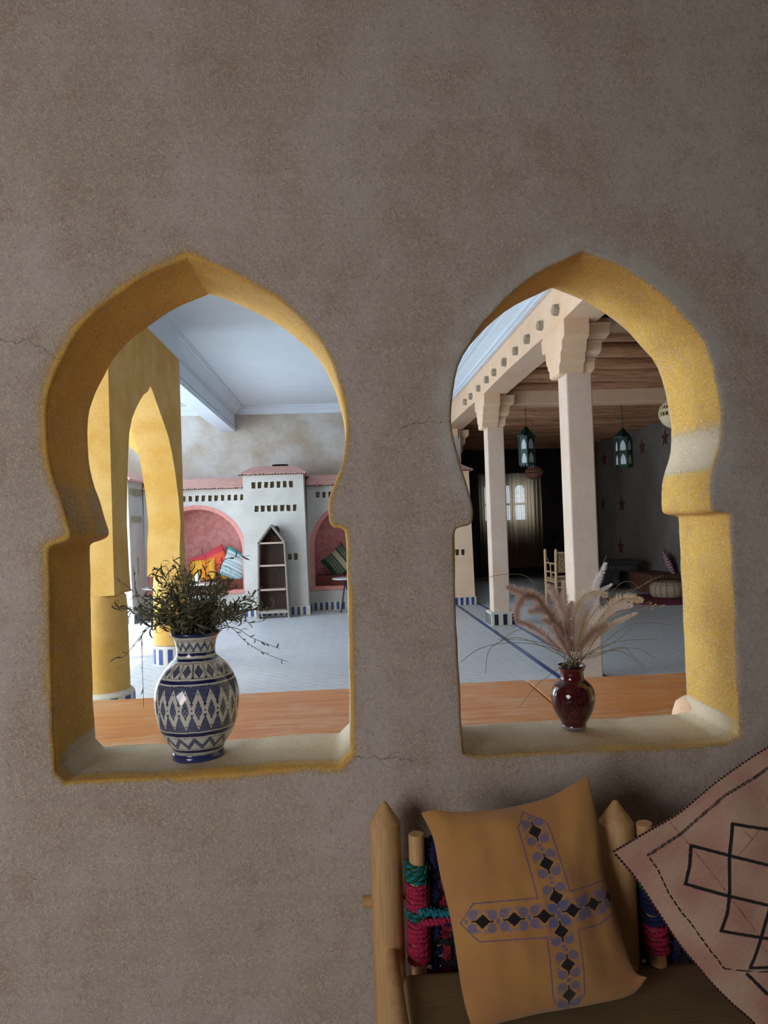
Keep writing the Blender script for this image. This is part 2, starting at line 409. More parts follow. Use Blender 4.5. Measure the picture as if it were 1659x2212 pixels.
# ================================================================== STRUCTURE
D, T = 1.70, 0.268                                  # front wall face and thickness
win1 = [(118,1692),(113,1600),(110,1450),(107,1300),(105,1200),(107,1180),(134,1172),(152,1164),(155,1151),(146,1127),(131,1072),(115,1032),(104,977),(100,923),(101.5,855),(115,815),(134,779.5),(158.6,725),(196.6,682),(248,641),(302,603),(351,576),(405,556),(405,556),(405.2,556),
        (480,581.5),(542.7,611),(610.5,654),(651,689.5),(692,735.6),(724,800.7),(741,863),(746,915),(747,954),(739,1005),(721.6,1044.6),(709,1081),(708,1102),(710.7,1138),(738,1141.5),(747.6,1150),(750.5,1225),(754,1334),(756,1442),(757,1551),(757,1654),
        (660,1657),(560,1665),(450,1674),(320,1681),(200,1687)]
win2 = [(1003,1636),(1000,1600),(998,1569),(994.5,1478.5),(990,1406),(985.5,1297.7),(983,1189),(983.7,1144),(995,1138.6),(1019.8,1133),(1023.5,1109.7),(1019.8,1080.8),(1005.4,1033.8),(987.3,979.5),(978,936),(974.7,887),(980,833),(994,776.5),(1027,724),(1059,681),(1105,633),(1157,592),(1200,570),(1262,544),(1262,544),(1262.2,544),
        (1316.7,562.8),(1373.6,591),(1436,639.7),(1482,688),(1516,728),(1539,785),(1553,853),(1558.7,910),(1553,967),(1539,1012.7),(1533,1038),(1533,1095),(1539,1106),(1573,1109.5),(1577,1118),(1579,1170),(1590,1400),(1598,1550),(1600,1603),
        (1500,1611),(1400,1618),(1290,1619),(1200,1625),(1100,1631)]
def wob(x, z, s=1.0): return .006*s*noise.noise(Vector((x*2.3, 0, z*2.3))) + .0016*s*noise.noise(Vector((x*17, 3, z*17)))
def to_wall(pts):
    q = [P(x, y, D) for x, y in pts]; q = [(p.x, p.z) for p in q]
    q = resample(chaikin(q, 1), .012, True); out = []
    for a in q: out.append(np.array([a[0]+.0025*noise.noise(Vector((a[0]*14, 1, a[1]*14))), a[1]+.0025*noise.noise(Vector((a[0]*14, 5, a[1]*14)))]))
    return out
o1, o2 = to_wall(win1), to_wall(win2)
def build_front_wall():
    R = .009
    def ring(poly, d):                             # offset outwards (into the wall)
        p = np.array(poly); t = np.roll(p, -1, 0)-np.roll(p, 1, 0); n = np.stack([t[:, 1], -t[:, 0]], 1); n /= np.linalg.norm(n, axis=1)[:, None]+1e-9
        area = .5*np.sum(p[:, 0]*np.roll(p[:, 1], -1)-np.roll(p[:, 0], -1)*p[:, 1])
        return p + n*d*(1 if area > 0 else -1)
    outer = [(-4.2, -.02), (3.2, -.02), (3.2, 3.3), (-4.2, 3.3)]; ex = []
    for k in (.0012, .0035, .0065, .010, .020, .034): ex.append(np.concatenate([ring(o1, k), ring(o2, k)]))
    gx, gz = np.meshgrid(np.arange(-1.15, 1.25, .022), np.arange(.7, 2.35, .022)); g = np.stack([gx.ravel(), gz.ravel()], 1)
    g += rng.uniform(-.004, .004, g.shape); ex.append(g)
    gx, gz = np.meshgrid(np.arange(-4.0, 3.1, .12), np.arange(.1, 3.25, .12)); g2 = np.stack([gx.ravel(), gz.ravel()], 1)
    g2 = g2[~((g2[:, 0] > -1.18) & (g2[:, 0] < 1.27) & (g2[:, 1] > .66) & (g2[:, 1] < 2.38))]; ex.append(g2)
    E = np.concatenate(ex); d = np.minimum(dist_to(o1, E), dist_to(o2, E)); ins = inside(np.array(o1), E) | inside(np.array(o2), E)
    base_n = sum(len(a) for a in ex[:6]); lim = np.where(np.arange(len(E)) < base_n, .0010, .018)
    E = E[(~ins) & (d > lim)]
    v, f = cdt_panel(outer, [o1, o2], E)
    d1 = dist_to(o1, v); d2 = dist_to(o2, v)
    dd = np.minimum(d1, d2); n = len(v); verts = []; colr = []
    c1x, c2x = -.42, .46
    for i in range(n):
        x, z = v[i]; dmin = dd[i]; e = R-math.sqrt(max(0, R*R-(R-dmin)**2)) if dmin < R else 0
        verts.append((x, D+e+wob(x, z), z))
        yel = 0; grey = 0
        if d1[i] < .12:
            w = .010
            if x < c1x+.12 and z > 1.45: w = .020
            elif x < c1x: w = .015 if z > 1.3 else .009
            elif z < .99: w = .017
            elif z > 1.35: w = .011
            else: w = .014
            yel = max(yel, math.exp(-(d1[i]/w)**2))
            if x < c1x+.1 and z > 1.1: yel = max(yel, .75*math.exp(-(d1[i]/.028)**2))
            elif x > c1x: yel = max(yel, .28*math.exp(-(d1[i]/.03)**2))
        if d2[i] < .12:
            w = .005 if z > 1.0 else .009
            yel = max(yel, .8*math.exp(-(d2[i]/w)**2), .22*math.exp(-(d2[i]/.022)**2))
        if d2[i] < .09 and z > 1.55: grey = math.exp(-(d2[i]/.05)**4)
        if -.12 < x-c1x < .5 and d1[i] < .05 and z > 2.0: grey = max(grey, 0)
        colr.append((yel, grey, 0, 1))
    faces = [tuple(t) for t in f]
    # the reveals: same outline run back through the wall
    for oi, poly in enumerate((o1, o2)):
        steps = [0, .012, .04, .075, .11, .15, .19, .225, T-.018, T-.006, T]; base = len(verts); m = len(poly); p = np.array(poly)
        zmin = p[:, 1].min()
        for k, dy in enumerate(steps):
            e = 0
            q = ring(poly, e)
            for j in range(m):
                x, z = q[j]; y = D+wob(x, z)+R*(1 if k == 0 else 0) + (dy if k else 0)
                if k == 0: y = D+R+wob(x, z)-1e-5
                else: y = max(D+R+.001*k, D+dy)+wob(x, z)
                bump = .003*noise.noise(Vector((x*8, y*8, z*8))) if 0 < k < len(steps)-1 else 0
                verts.append((x+bump, y, z+bump))
                s = 1.0; sl = 0.0
                issill = z < zmin+.055
                if issill:
                    a = min(1, max(0, (dy-.035)/.05)); s = 1-a*.95 - .1; sl = a*.85
                    if oi == 1: s = .75-.7*a; sl = .25+.6*a
                if oi == 1 and x > .6 and 1.60 < z < 1.735:
                    a = min(1, (z-1.60)/.03, (1.735-z)/.05); s = 1-a*.93; sl = a*.7
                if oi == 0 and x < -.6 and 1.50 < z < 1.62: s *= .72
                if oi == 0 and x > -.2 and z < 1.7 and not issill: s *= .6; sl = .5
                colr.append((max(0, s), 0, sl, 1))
        for k in range(len(steps)-1):
            for j in range(m):
                a = base+k*m+j; b = base+k*m+(j+1) % m; faces.append((a, b, b+m, a+m))
    bb = len(verts)
    for i in range(n):
        verts.append((v[i][0], D+T+wob(*v[i]), v[i][1])); colr.append((.25 if dd[i] < .05 else 0, 0, .4, 1))
    faces += [tuple(x+bb for x in t[::-1]) for t in f]
    me = bpy.data.meshes.new('wall_front'); me.from_pydata(verts, [], faces)
    at = me.color_attributes.new('Col', 'FLOAT_COLOR', 'POINT'); at.data.foreach_set('color', np.array(colr, np.float32).ravel())
    bm = bmesh.new(); bm.from_mesh(me); bmesh.ops.remove_doubles(bm, verts=bm.verts, dist=4e-5); bmesh.ops.recalc_face_normals(bm, faces=bm.faces); bm.to_mesh(me); bm.free()
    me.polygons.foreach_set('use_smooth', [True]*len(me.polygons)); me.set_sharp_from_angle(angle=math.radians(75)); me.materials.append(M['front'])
    o = bpy.data.objects.new('wall_front', me); COL.objects.link(o); struct(o)
build_front_wall()

# floor, ceilings, outer walls
struct(MB().box(-7.5, 7.2, -3.6, 19.2, -.12, 0).build('floor', M['floor']))
struct(MB().box(-6.2, 2.02, D+T, 13.5, 3.80, 3.95).build('ceiling', M['ceiling']))
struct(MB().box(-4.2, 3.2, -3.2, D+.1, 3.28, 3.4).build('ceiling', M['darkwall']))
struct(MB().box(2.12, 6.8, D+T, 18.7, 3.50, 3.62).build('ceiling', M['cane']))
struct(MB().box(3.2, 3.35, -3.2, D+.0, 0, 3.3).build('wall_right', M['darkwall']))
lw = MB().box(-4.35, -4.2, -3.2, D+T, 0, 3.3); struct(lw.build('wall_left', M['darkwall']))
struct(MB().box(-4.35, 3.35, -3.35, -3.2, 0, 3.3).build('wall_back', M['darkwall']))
struct(MB().box(-6.2, -4.2, D, D+T, 0, 3.8).build('wall_front', M['yellow']))
struct(MB().box(3.2, 6.8, D, D+T, 0, 3.6).build('wall_front', M['darkwall']))
struct(MB().box(-4.2, 3.2, D+.02, D+T, 3.3, 3.9).build('wall_front', M['hallwall']))
struct(MB().box(-6.2, 2.3, 13.5, 13.75, 0, 3.80).build('wall_far', M['hallwall']))
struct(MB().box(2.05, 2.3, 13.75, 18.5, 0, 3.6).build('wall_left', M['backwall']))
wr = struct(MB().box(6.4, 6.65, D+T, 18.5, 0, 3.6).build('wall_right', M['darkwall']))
# back wall of the room with three arched panes
def arched(xc, w, z0, z1, n=8, pointed=False):
    r = w/2; zs = z1-r*.8; pts = [(xc-r, z0), (xc+r, z0), (xc+r, zs)]
    pts += [(xc+r*math.cos(a), zs+r*.8*math.sin(a)) for a in np.linspace(0, PI, n+2)[1:-1]] + [(xc-r, zs)]
    return pts
YB = 18.5
def bx(x, y=1090): return P(x, y, YB).x
wins = []
for a, b in ((1047, 1061), (1094, 1105), (1113, 1137)):
    xa, xb = bx(a), bx(b); wins.append(arched((xa+xb)/2, xb-xa, P(1120, 1125, YB).z, P(1120, 1046, YB).z))
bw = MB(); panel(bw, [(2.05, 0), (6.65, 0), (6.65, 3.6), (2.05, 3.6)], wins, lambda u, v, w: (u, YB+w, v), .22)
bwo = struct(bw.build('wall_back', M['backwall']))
for i, wpoly in enumerate(wins):
    g = MB(); xs = [p[0] for p in wpoly]; zs = [p[1] for p in wpoly]; x0, x1, z0, z1 = min(xs), max(xs), min(zs), max(zs)
    for a, b in zip(wpoly, wpoly[1:]+wpoly[:1]): g.obox((a[0], YB+.1, a[1]), (b[0], YB+.1, b[1]), .05, .035, upv=(0, 1, 0))
    zm = z0+(z1-z0)*.46; g.box(x0, x1, YB+.08, YB+.12, zm-.03, zm+.03)
    wo = struct(g.build('window_%d' % (i+1), M['black']))
    gr = MB(); nb = max(2, int((x1-x0)/.055))
    for k in range(1, nb): gr.tube([(x0+(x1-x0)*k/nb, YB+.1, z0), (x0+(x1-x0)*k/nb, YB+.1, z1-.05)], .004, 4)
    for k in range(14):
        cx = x0+(x1-x0)*((k % 2)*.5+.25); cz = z0+(z1-z0)*(k//2+.5)/7.3; rr = .04
        gr.tube([(cx+rr*math.cos(a), YB+.1, cz+rr*math.sin(a)) for a in np.linspace(0, 5.2, 10)], .004, 4)
    gr.build('window_grille', M['black'], wo)
lump = P(1500, 1540, D+T+.02); struct(MB().lathe([(.062, -.02), (.06, .0), (.05, .03), (.03, .045), (0, .05)], tuple(lump), 20).build('trim_7', M['column'], smooth=60))
# mouldings
def cornice(name, p, q, outw, z0, z1, depth, mat='ceiling'):
    """stepped white cornice from p to q (xy), projecting along outw"""
    h = z1-z0; prof = [(0, 0), (.16, 0), (.16, .1), (.30, .14), (.34, .24), (.34, .30), (.62, .55), (.70, .62), (.70, .70), (.90, .76), (.90, .86), (1.0, .88), (1.0, 1), (0, 1)]
    mb = MB(); p = Vector((*p, 0)); q = Vector((*q, 0)); o = Vector((*outw, 0))
    mb.prism([(a*depth, z0+b*h) for a, b in prof], 0, 1, lambda u, v, w: tuple(p*(1-w)+q*w+o*u+Vector((0, 0, v))))
    return struct(mb.build(name, M[mat]))
cornice('trim_1', (-1.98, 13.5), (2.02, 13.5), (0, -1), 3.655, 3.80, .20)
cornice('trim_2', (2.0, D+T), (2.0, 13.5), (-1, 0), 3.635, 3.80, .26)
cornice('trim_3', (-1.98, D+T), (-1.98, 13.3), (1, 0), 3.64, 3.80, .18)
cornice('trim_4', (-6.2, 13.5), (-2.25, 13.5), (0, -1), 3.655, 3.80, .20)
# white dropped beam running on from the arcade
wbm = MB().box(-2.25, -1.98, 8.45, 13.5, 3.34, 3.80); wbm.box(-2.25, -1.965, 8.45, 13.49, 3.375, 3.40); wbm.box(-2.25, -1.965, 8.45, 13.49, 3.42, 3.43)
wbm.box(-2.21, -1.86, D+T, 8.45, 3.50, 3.80)
tag(wbm.build('ceiling_beam', M['ceiling'], bevel=.004), 'white dropped ceiling beam with grooved lower edge running back above the yellow arcade', 'beam')
gv = MB()

# ---- arcade (yellow): wall along the depth + a cross wall
XA, TA = -1.85, .36
def arc_open():
    px = [(279,1230),(274,1127),(275,1040),(279,937),(285,905),(294,882),(303,864),(310,853),(319,846),(325,834),(330,846),(338,869),(350,903),(362,937),(371,975),(378,1018),(385,1072),(390,1130),(388,1180)]
    return [(PX(x, y, XA).y, PX(x, y, XA).z) for x, y in px]
ao = arc_open(); ao = [(ao[0][0]+.03, 1.0)] + ao + [(ao[-1][0]-.03, 1.0)]
# open the panel downwards: outline goes round the opening
y0a, y1a = 5.80, 8.36
outl = [(y0a, 1.0)] + ao + [(y1a, 1.0), (y1a, 3.50), (y0a, 3.50)]
mb = MB(); v, f = cdt_panel(outl, [])
for w in (XA, XA-TA): mb.add([(w, a, b) for a, b in v], [tuple(x) for x in f])
n = len(outl); mb.add([(w, a, b) for w in (XA, XA-TA) for a, b in outl], [(i, (i+1) % n, n+(i+1) % n, n+i) for i in range(n)])
# cross wall at the far pier, keyhole opening
rp = [(279,964),(297,980),(316,1007),(332,1034),(342,1061.5),(347,1100),(347,1130),(346,1153.5),(337.6,1192.6),(329.4,1223)]
rq = [P(x, y, 8.205) for x, y in rp]; xc = -3.05
right = [(p.x, p.z) for p in rq]; right = [(-3.05, 3.12), (-2.80, 2.93), (-2.58, 2.70)] + right
left = [(2*xc-a, b) for a, b in right[::-1][:-1]]
outl2 = [(-4.35, 1.0)] + [(left[0][0], 1.0)] + left + right + [(right[-1][0], 1.0), (-2.0, 1.0), (-2.0, 3.50), (-4.35, 3.50)]
v, f = cdt_panel(outl2, [])
for w in (8.205, 8.345): mb.add([(a, w, b) for a, b in v], [tuple(x) for x in f])
n = len(outl2); mb.add([(a, w, b) for w in (8.205, 8.345) for a, b in outl2], [(i, (i+1) % n, n+(i+1) % n, n+i) for i in range(n)])
struct(mb.build('wall_arcade', M['yellow']))
struct(MB().box(-2.21, -1.86, D+T, y0a, 3.2, 3.5).build('wall_arcade', M['yellow']))
def band(mb, c, r0_, r1_, h, n, wt=.5):
    pass
def round_pier(x, y, r, label, ring):
    t = thing('round_pillar', label, 'pillar', (x, y, 0), 'round yellow arcade pillars')
    prof = [(r, .0), (r*1.0, .3), (r*.985, .6), (r*.965, .9), (r*.93, .985), (r*.86, 1.0)]
    part(MB().lathe(prof, (x, y, 0), 48), 'shaft', M['yellow'], t, smooth=35)
    rr = r+ring; p2 = [(rr, 0), (rr, .195), (rr-.012, .21), (r, .225)]
    base = part(MB().lathe(p2, (x, y, 0), 48), 'plinth', M['tilewhite'], t, smooth=35)
    mb = MB(); k = 12
    for i in range(k):
        a0 = 2*PI*i/k; a1 = a0+2*PI/k*.48
        pts = [(x+(rr+.003)*math.cos(a), y+(rr+.003)*math.sin(a)) for a in np.linspace(a0, a1, 4)]
        o = len(mb.v); mb.add([(a, b, z) for z in (.012, .183) for a, b in pts], [(j, j+1, j+5, j+4) for j in range(3)])
    part(mb, 'blue_tiles', M['blue'], base)
    return t
round_pier(-2.02, 5.98, .215, 'nearest round yellow pillar of the arcade, behind the left jamb of the left opening', .035)
round_pier(-2.00, 8.25, .195, 'round yellow pillar on a blue and white tiled base behind the leafy vase', .012)
round_pier(-4.15, 8.25, .195, 'round yellow pillar farthest to the left of the arcade', .012)

# ---- white plaster row house front: towers and alcoves
def tiles(mb, x0, x1, y, z0=.012, z1=.145, pitch=.098, w=.046, axis='x'):
    k = int((x1-x0)/pitch)
    for i in range(k+1):
        a = x0+.02+i*pitch
        if a+w > x1: break
        if axis == 'x': mb.box(a, a+w, y-.006, y, z0, z1)
        else: mb.box(y, y+.006, a, a+w, z0, z1)
def sq(xc, zc, w, h):
    j = lambda: random.uniform(-.006, .006)
    return [(xc-w/2+j(), zc-h/2+j()), (xc+w/2-.006+j(), zc-h/2+j()), (xc+w/2+.004+j(), zc+h/2+j()), (xc-w/2+j(), zc+h/2+j())]
def holes_row(x0, n, z, pitch=.1045, w=.064, h=.105): return [sq(x0+i*pitch, z, w, h) for i in range(n)]
def roof(mb, x0, x1, y0, y1, z0, z1, ov, hip=True):
    a = .22 if hip else 0
    mb.add([(x0-ov, y0-ov, z0), (x1+ov, y0-ov, z0), (x1+ov, y1, z0), (x0-ov, y1, z0),
            (x0-ov, y0-ov, z0+.03), (x1+ov, y0-ov, z0+.03), (x1+ov, y1, z0+.03), (x0-ov, y1, z0+.03),
            (x0-ov+a, y0+.25, z1), (x1+ov-a, y0+.25, z1), (x1+ov-a, y1, z1), (x0-ov+a, y1, z1)],
           [(0,1,2,3), (0,1,5,4), (1,2,6,5), (2,3,7,6), (3,0,4,7), (4,5,9,8), (5,6,10,9), (6,7,11,10), (7,4,8,11), (8,9,10,11)])
def drip(mb, x0, x1, y, z):
    x = x0
    while x < x1:
        w = random.uniform(.012, .03); mb.box(x, x+w, y-.006, y+.012, z-.008, z+.016+random.uniform(-.006, .006)); x += w+random.uniform(.008, .02)
def tower(x0, x1, yf, label, rows, zt=2.40, yb=13.5, side_holes=None, mat='kiosk'):
    t = thing('plaster_tower', label, 'tower', ((x0+x1)/2, yf, 0), 'white plaster towers along the far wall')
    hs = []
    for (hx, n, z) in rows: hs += holes_row(hx, n, z)
    mb = MB(); taper = lambda u, v: u+(.035*(1-v/zt))*(1 if u > (x0+x1)/2 else -1)
    out = [(x0, 0), (x1, 0), (x1, zt), (x0, zt)]
    panel(mb, out, hs, lambda u, v, w: (taper(u, v), yf+w, v), .10, back=False, hmi=1, backcap=1, hdepth=.09)
    mb.add([(taper(x, z), y, z) for x in (x0, x1) for y in (yf+.1, yb) for z in (0, zt)], [(0,1,3,2), (4,6,7,5), (1,5,7,3)])
    part(mb, 'tower_body', [M[mat], M['holeback']], t)
    if side_holes:
        for ya, n, z, w, h in side_holes:
            for i in range(n): part(MB().box(x1+.012, x1+.016+.014, ya+i*.13, ya+i*.13+w, z-h/2, z+h/2), 'side_slot', M['holeback'], t)
    rf = MB(); roof(rf, x0, x1, yf, yb, zt, zt+.17, .07); ro = part(rf, 'roof', M['roofpink'], t, bevel=.008)
    dm = MB(); drip(dm, x0-.07, x1+.07, yf-.07, zt+.004); part(dm, 'drip_edge', M['black'], ro)
    pl = MB().box(x0-.055, x1+.055, yf-.02, yb-.4, 0, .16); po = part(pl, 'plinth', M['tilewhite'], t, bevel=.008)
    tl = MB(); tiles(tl, x0-.05, x1+.05, yf-.021); part(tl, 'blue_tiles', M['blue'], po); tl = MB(); tiles(tl, yf, yf+.5, x1+.0555, axis='y'); part(tl, 'blue_tiles', M['blue'], po)
    return t
YT = 12.14
tower(-1.68, -.66, YT, 'white plaster tower with pink roof and two rows of square holes behind the gabled shelf', [(-1.50, 7, 2.235), (-1.455, 7, 1.83), (-1.40, 1, 1.0), (-.945, 2, 1.0)])
tower(-4.65, -3.52, 11.85, 'white plaster tower with pink roof seen through the arcade, far left', [(-4.45, 7, 2.235)], zt=2.36, side_holes=[(11.95, 5, 2.18, .06, .12), (11.95, 5, 1.72, .04, .11), (12.2, 1, .93, .07, .3)])
tower(1.28, 2.27, 12.55, 'white plaster tower with pink roof beside the dark room, left in the right opening', [(1.45, 6, 2.235), (1.78, 4, .95)], zt=2.40, mat='column')
def alcove(x0, x1, label, hn, hx):
    yf = 12.68; yb = 13.45; xc = (x0+x1)/2; R_ = (x1-x0)/2-.03
    t = thing('arched_alcove', label, 'alcove', (xc, yf, 0), 'pink arched seating alcoves in the far wall')
    arch = [(x0+.03, .40), (x1-.03, .40)] + [(xc+R_*math.cos(a), 1.10+R_*.97*math.sin(a)) for a in np.linspace(0, PI, 30)]
    out = [(x0, .40), (x1, .40), (x1, 2.22), (x0, 2.22)]
    arch2 = [(max(x0+.02, min(x1-.02, a)), max(.42, b)) for a, b in arch]
    hs = [sq(hx+i*.113, 2.06, .062, .10) for i in range(hn)]
    mb = MB(); panel(mb, out, [arch2]+hs, lambda u, v, w: (u, yf+w, v), .12, back=False, hmi=1, hdepth=.10, backcap=None)
    mb.add([(u, yf+.09, v) for h in hs for u, v in h], [tuple(range(4*i, 4*i+4)) for i in range(len(hs))], 1)
    mb.box(x0, x1, yf, yb, 0, .40); mb.box(x0, x1, yf+.1, yb, 2.1, 2.22)
    part(mb, 'alcove_front', [M['kiosk'], M['holeback']], t)
    # pink surround and inner recess
    R2 = R_-.075
    def ring(Ra, z0): return [(xc+Ra*math.cos(a), 1.10+Ra*.97*math.sin(a)) for a in np.linspace(0, PI, 40)]
    o_ = ring(R_, 0); i_ = ring(R2, 0); o_ = [(xc+R_, .41)]+o_+[(xc-R_, .41)]; i_ = [(xc+R2, .41)]+i_+[(xc-R2, .41)]
    mb = MB(); n = len(o_); vs = [(a, yf-.006, b) for a, b in o_]+[(a, yf+.02, b) for a, b in i_]+[(a, yb-.02, b) for a, b in i_]
    mb.add(vs, [(i, i+1, n+i+1, n+i) for i in range(n-1)]+[(n+i, n+i+1, 2*n+i+1, 2*n+i) for i in range(n-1)])
    mb.add([(a, yf-.006, b) for a, b in o_]+[(a, yf+.05, b) for a, b in o_], [(i, i+1, n+i+1, n+i) for i in range(n-1)])
    part(mb, 'pink_surround', M['pinkflat'], t, smooth=35)
    part(MB().box(x0+.03, x1-.03, yb-.03, yb, .40, 2.1), 'recess_back', M['pink'], t)
    part(MB().box(x0+.01, x1-.01, yf-.03, yf+.12, .355, .43), 'pink_ledge', M['pinkflat'], t, bevel=.02)
    rf = MB(); roof(rf, x0+.07, x1-.07, yf, 13.5, 2.215, 2.43, .07, False); ro = part(rf, 'roof', M['roofpink'], t)
    dm = MB(); drip(dm, x0, x1, yf-.07, 2.22); part(dm, 'drip_edge', M['black'], ro)
    pl = MB().box(x0+.05, x1-.05, yf-.018, yf, 0, .16); po = part(pl, 'plinth', M['tilewhite'], t)
    tl = MB(); tiles(tl, x0+.06, x1-.05, yf-.019); part(tl, 'blue_tiles', M['blue'], po)
    b = MB().box(x0+.05, x1-.05, yf+.14, yb-.04, .40, .60)
    tag(b.build('bench_mattress', M['maroon'], bevel=.02), 'maroon bench mattress in the %s pink alcove' % ('left' if x0 < -2 else 'right'), 'mattress', 'maroon mattresses in the alcoves')
    return t
alcove(-3.50, -1.70, 'pink arched seating alcove left of the middle tower, holding orange and turquoise cushions', 15, -3.36)
alcove(-.64, 1.26, 'pink arched seating alcove right of the middle tower, mostly behind the wall pier', 15, -.44)

# ---- colonnade on the right
XC0, XC1 = 2.02, 2.35
def step_cap(mb, xc, yc, wx, wy, z0, zt):
    h = (zt-z0)/3
    for k, (ex, ey) in enumerate(((.035, .06), (.085, .17), (.15, .30))):
        za = z0+k*h; x0 = xc-wx/2-.0; x1 = xc+wx/2+ex
        y0, y1 = yc-wy/2-(.02+k*.05), yc+wy/2+ey
        e = .045
        prof = [(-.01-e, za), (-e, za), (0, za+h*.35), (0, za+h)]
        vs = []; 
        for zz, g in ((za, -.035), (za+h*.3, -.004), (za+h*.8, 0), (za+h, .008)):
            vs.append([(x0, y0-g, zz), (x1+g, y0-g, zz), (x1+g, y1+g, zz), (x0, y1+g, zz)])
        L = len(vs); flat = [p for q in vs for p in q]
        mb.add(flat, [(4*i+j, 4*i+(j+1) % 4, 4*i+4+(j+1) % 4, 4*i+4+j) for i in range(L-1) for j in range(4)]+[(0,1,2,3), (4*L-4, 4*L-3, 4*L-2, 4*L-1)])
def square_column(yc, label, plinth):
    x0, x1 = 2.09, 2.335; wy = .25
    t = thing('square_column', label, 'column', ((x0+x1)/2, yc, 0), 'square plaster columns of the colonnade')
    part(MB().box(x0, x1, yc-wy/2, yc+wy/2, 0, 2.84), 'shaft', M['shaft'], t, bevel=.014)
    mb = MB(); step_cap(mb, (x0+x1)/2-.03, yc, x1-x0+.06, wy, 2.82, 3.27); part(mb, 'capital', M['column'], t, bevel=.012)
    if plinth:
        po = part(MB().box(x0-.05, x1+.05, yc-wy/2-.05, yc+wy/2+.05, 0, .20), 'plinth', M['tilewhite'], t, bevel=.012)
        tl = MB(); yb_ = yc-wy/2-.05; xb_ = x0-.05
        for i in range(3): tl.box(x0-.0+i*.125, x0+.055+i*.125, yb_-.004, yb_, .015, .165)
        for i in range(4): tl.box(xb_-.004, xb_, yb_+.03+i*.09, yb_+.07+i*.09, .015, .165)
        part(tl, 'blue_tiles', M['navy'], po)
    return t
square_column(6.52, 'nearest square plaster column, rising behind the red vase with dried grass', False)
square_column(10.12, 'square plaster column with striped tile base, second from the camera', True)
square_column(13.8, 'square plaster column beside the far tower, mostly hidden', True)
lb = MB(); yy = [D+T, 6.52-.42, 6.52+.42, 10.12-.42, 10.12+.42, 13.5]
# long beam with a slightly arched soffit between columns
low = []
for a, b in ((D+T, 6.52), (6.52, 10.12), (10.12, 13.75)):
    for k in range(11):
        s_ = k/10; y = a+(b-a)*s_; low.append((y, 3.27+.02*math.sin(s_*PI)+.006*noise.noise(Vector((y*2, 0, 0)))))
out = low+[(13.75, 3.66), (D+T, 3.66)]
v, f = cdt_panel([(a, b) for a, b in out], [])
for w in (XC0, XC1): lb.add([(w, a, b) for a, b in v], [tuple(x) for x in f])
n = len(out); lb.add([(w, a, b) for w in (XC0, XC1) for a, b in out], [(i, (i+1) % n, n+(i+1) % n, n+i) for i in range(n)])
# stepped corbels merging the beam face into each column
for yc in (6.52, 10.12, 13.8):
    poly = [(yc-.125, 2.83)]
    lf = [(.125, 2.83), (.15, 2.84), (.155, 2.90), (.20, 2.93), (.205, 3.00), (.25, 3.03), (.26, 3.10), (.33, 3.13), (.34, 3.30)]
    poly = [(yc-a, b) for a, b in lf[::-1]]+[(yc+a, b) for a, b in lf]
    lb.prism(poly, XC0+.002, XC1-.1, lambda u, v, w: (w, u, v))
tag(lb.build('plaster_beam', M['column']), 'long plaster beam over the columns with log ends poking out', 'beam')
for i, (yc, lab) in enumerate(((6.52, 'nearest'), (10.12, 'second'))):
    m_ = MB().box(XC1-.01, 6.4, yc-.13, yc+.13, 3.14 if i else 3.27, 3.345)
    tag(m_.build('cross_beam', M['column'], bevel=.012), 'plaster cross beam over the dark room, %s from the camera' % lab, 'beam', 'plaster cross beams')
# ceiling logs; every stub pokes through the beam
STUB = [PX(x, y, XC0-.03) for x, y in ((1205,668),(1171,698),(1142,725),(1117,752),(1092,773),(1070,790),(1054,808),(1036,825),(1019,842))]
print('stubz', [round(p.z, 2) for p in STUB], [round(p.y, 2) for p in STUB])
logY = [2.6+.5*k for k in range(6)] + [PX(x, y, XC0).y for x, y in ((1205,668),(1171,698),(1142,725),(1117,752),(1092,773),(1070,790),(1054,808),(1036,825),(1019,842))]
y = logY[-1]+.5
while y < 18.4: logY.append(y); y += .46
ext = []
for a, b in zip(logY[:-1], logY[1:]): ext += [a, (a+b)/2]
ext.append(logY[-1])
for i, y in enumerate(ext):
    if y < 5.6 or i % 2: continue
    stub = True and y < 11.5
    x0 = XC0-(.045 if stub else -.28)
    r = random.uniform(.068, .088); pts = []; rs = []
    ph = random.uniform(0, 9); sag = random.uniform(.0, .05); dy = random.uniform(-.07, .07); zc = 3.42
    for k in range(15):
        s_ = k/14; x = x0+(6.45-x0)*s_; pts.append((x, y+dy*math.sin(s_*PI)+.02*noise.noise(Vector((x*1.3, y, ph))), zc-sag*math.sin(s_*PI)*(0 if s_ < .02 else 1)+.02*noise.noise(Vector((x*1.1, y, ph+4)))))
        rs.append(r*(.85+.25*s_ if i % 4 < 2 else 1.1-.25*s_)*(1+.12*noise.noise(Vector((x*3, y*2, ph)))))
    if stub: pts = pts[1:]; rs = rs[1:]
    o = MB().tube(pts, rs, 10, wob=.12).build('ceiling_log', M['log'], smooth=60)
    tag(o, 'rough wooden ceiling log%s over the dark room' % (' with its cut end poking through the beam' if stub else ' spanning from the beam'), 'log', 'wooden ceiling logs')
    if stub:
        r_ = .052; e = MB().tube([(XC0-.05, y, 3.40), (XC0+.02, y, 3.40), (XC0+.3, y, 3.41)], [r_*.9, r_, r_], 9, wob=.25).build('cut_end', M['logend'], o, smooth=60)
# blue tile lines in the floor
for i, (a, w) in enumerate(((1.985, .055), (2.40, .055))):
    mb = MB(); y = D+T+.1
    while y < 13.2:
        mb.box(a-w/2, a+w/2, y, y+.10, 0, .004); y += .108
    struct(mb.build('trim_%d' % (5+i), M['blue']))
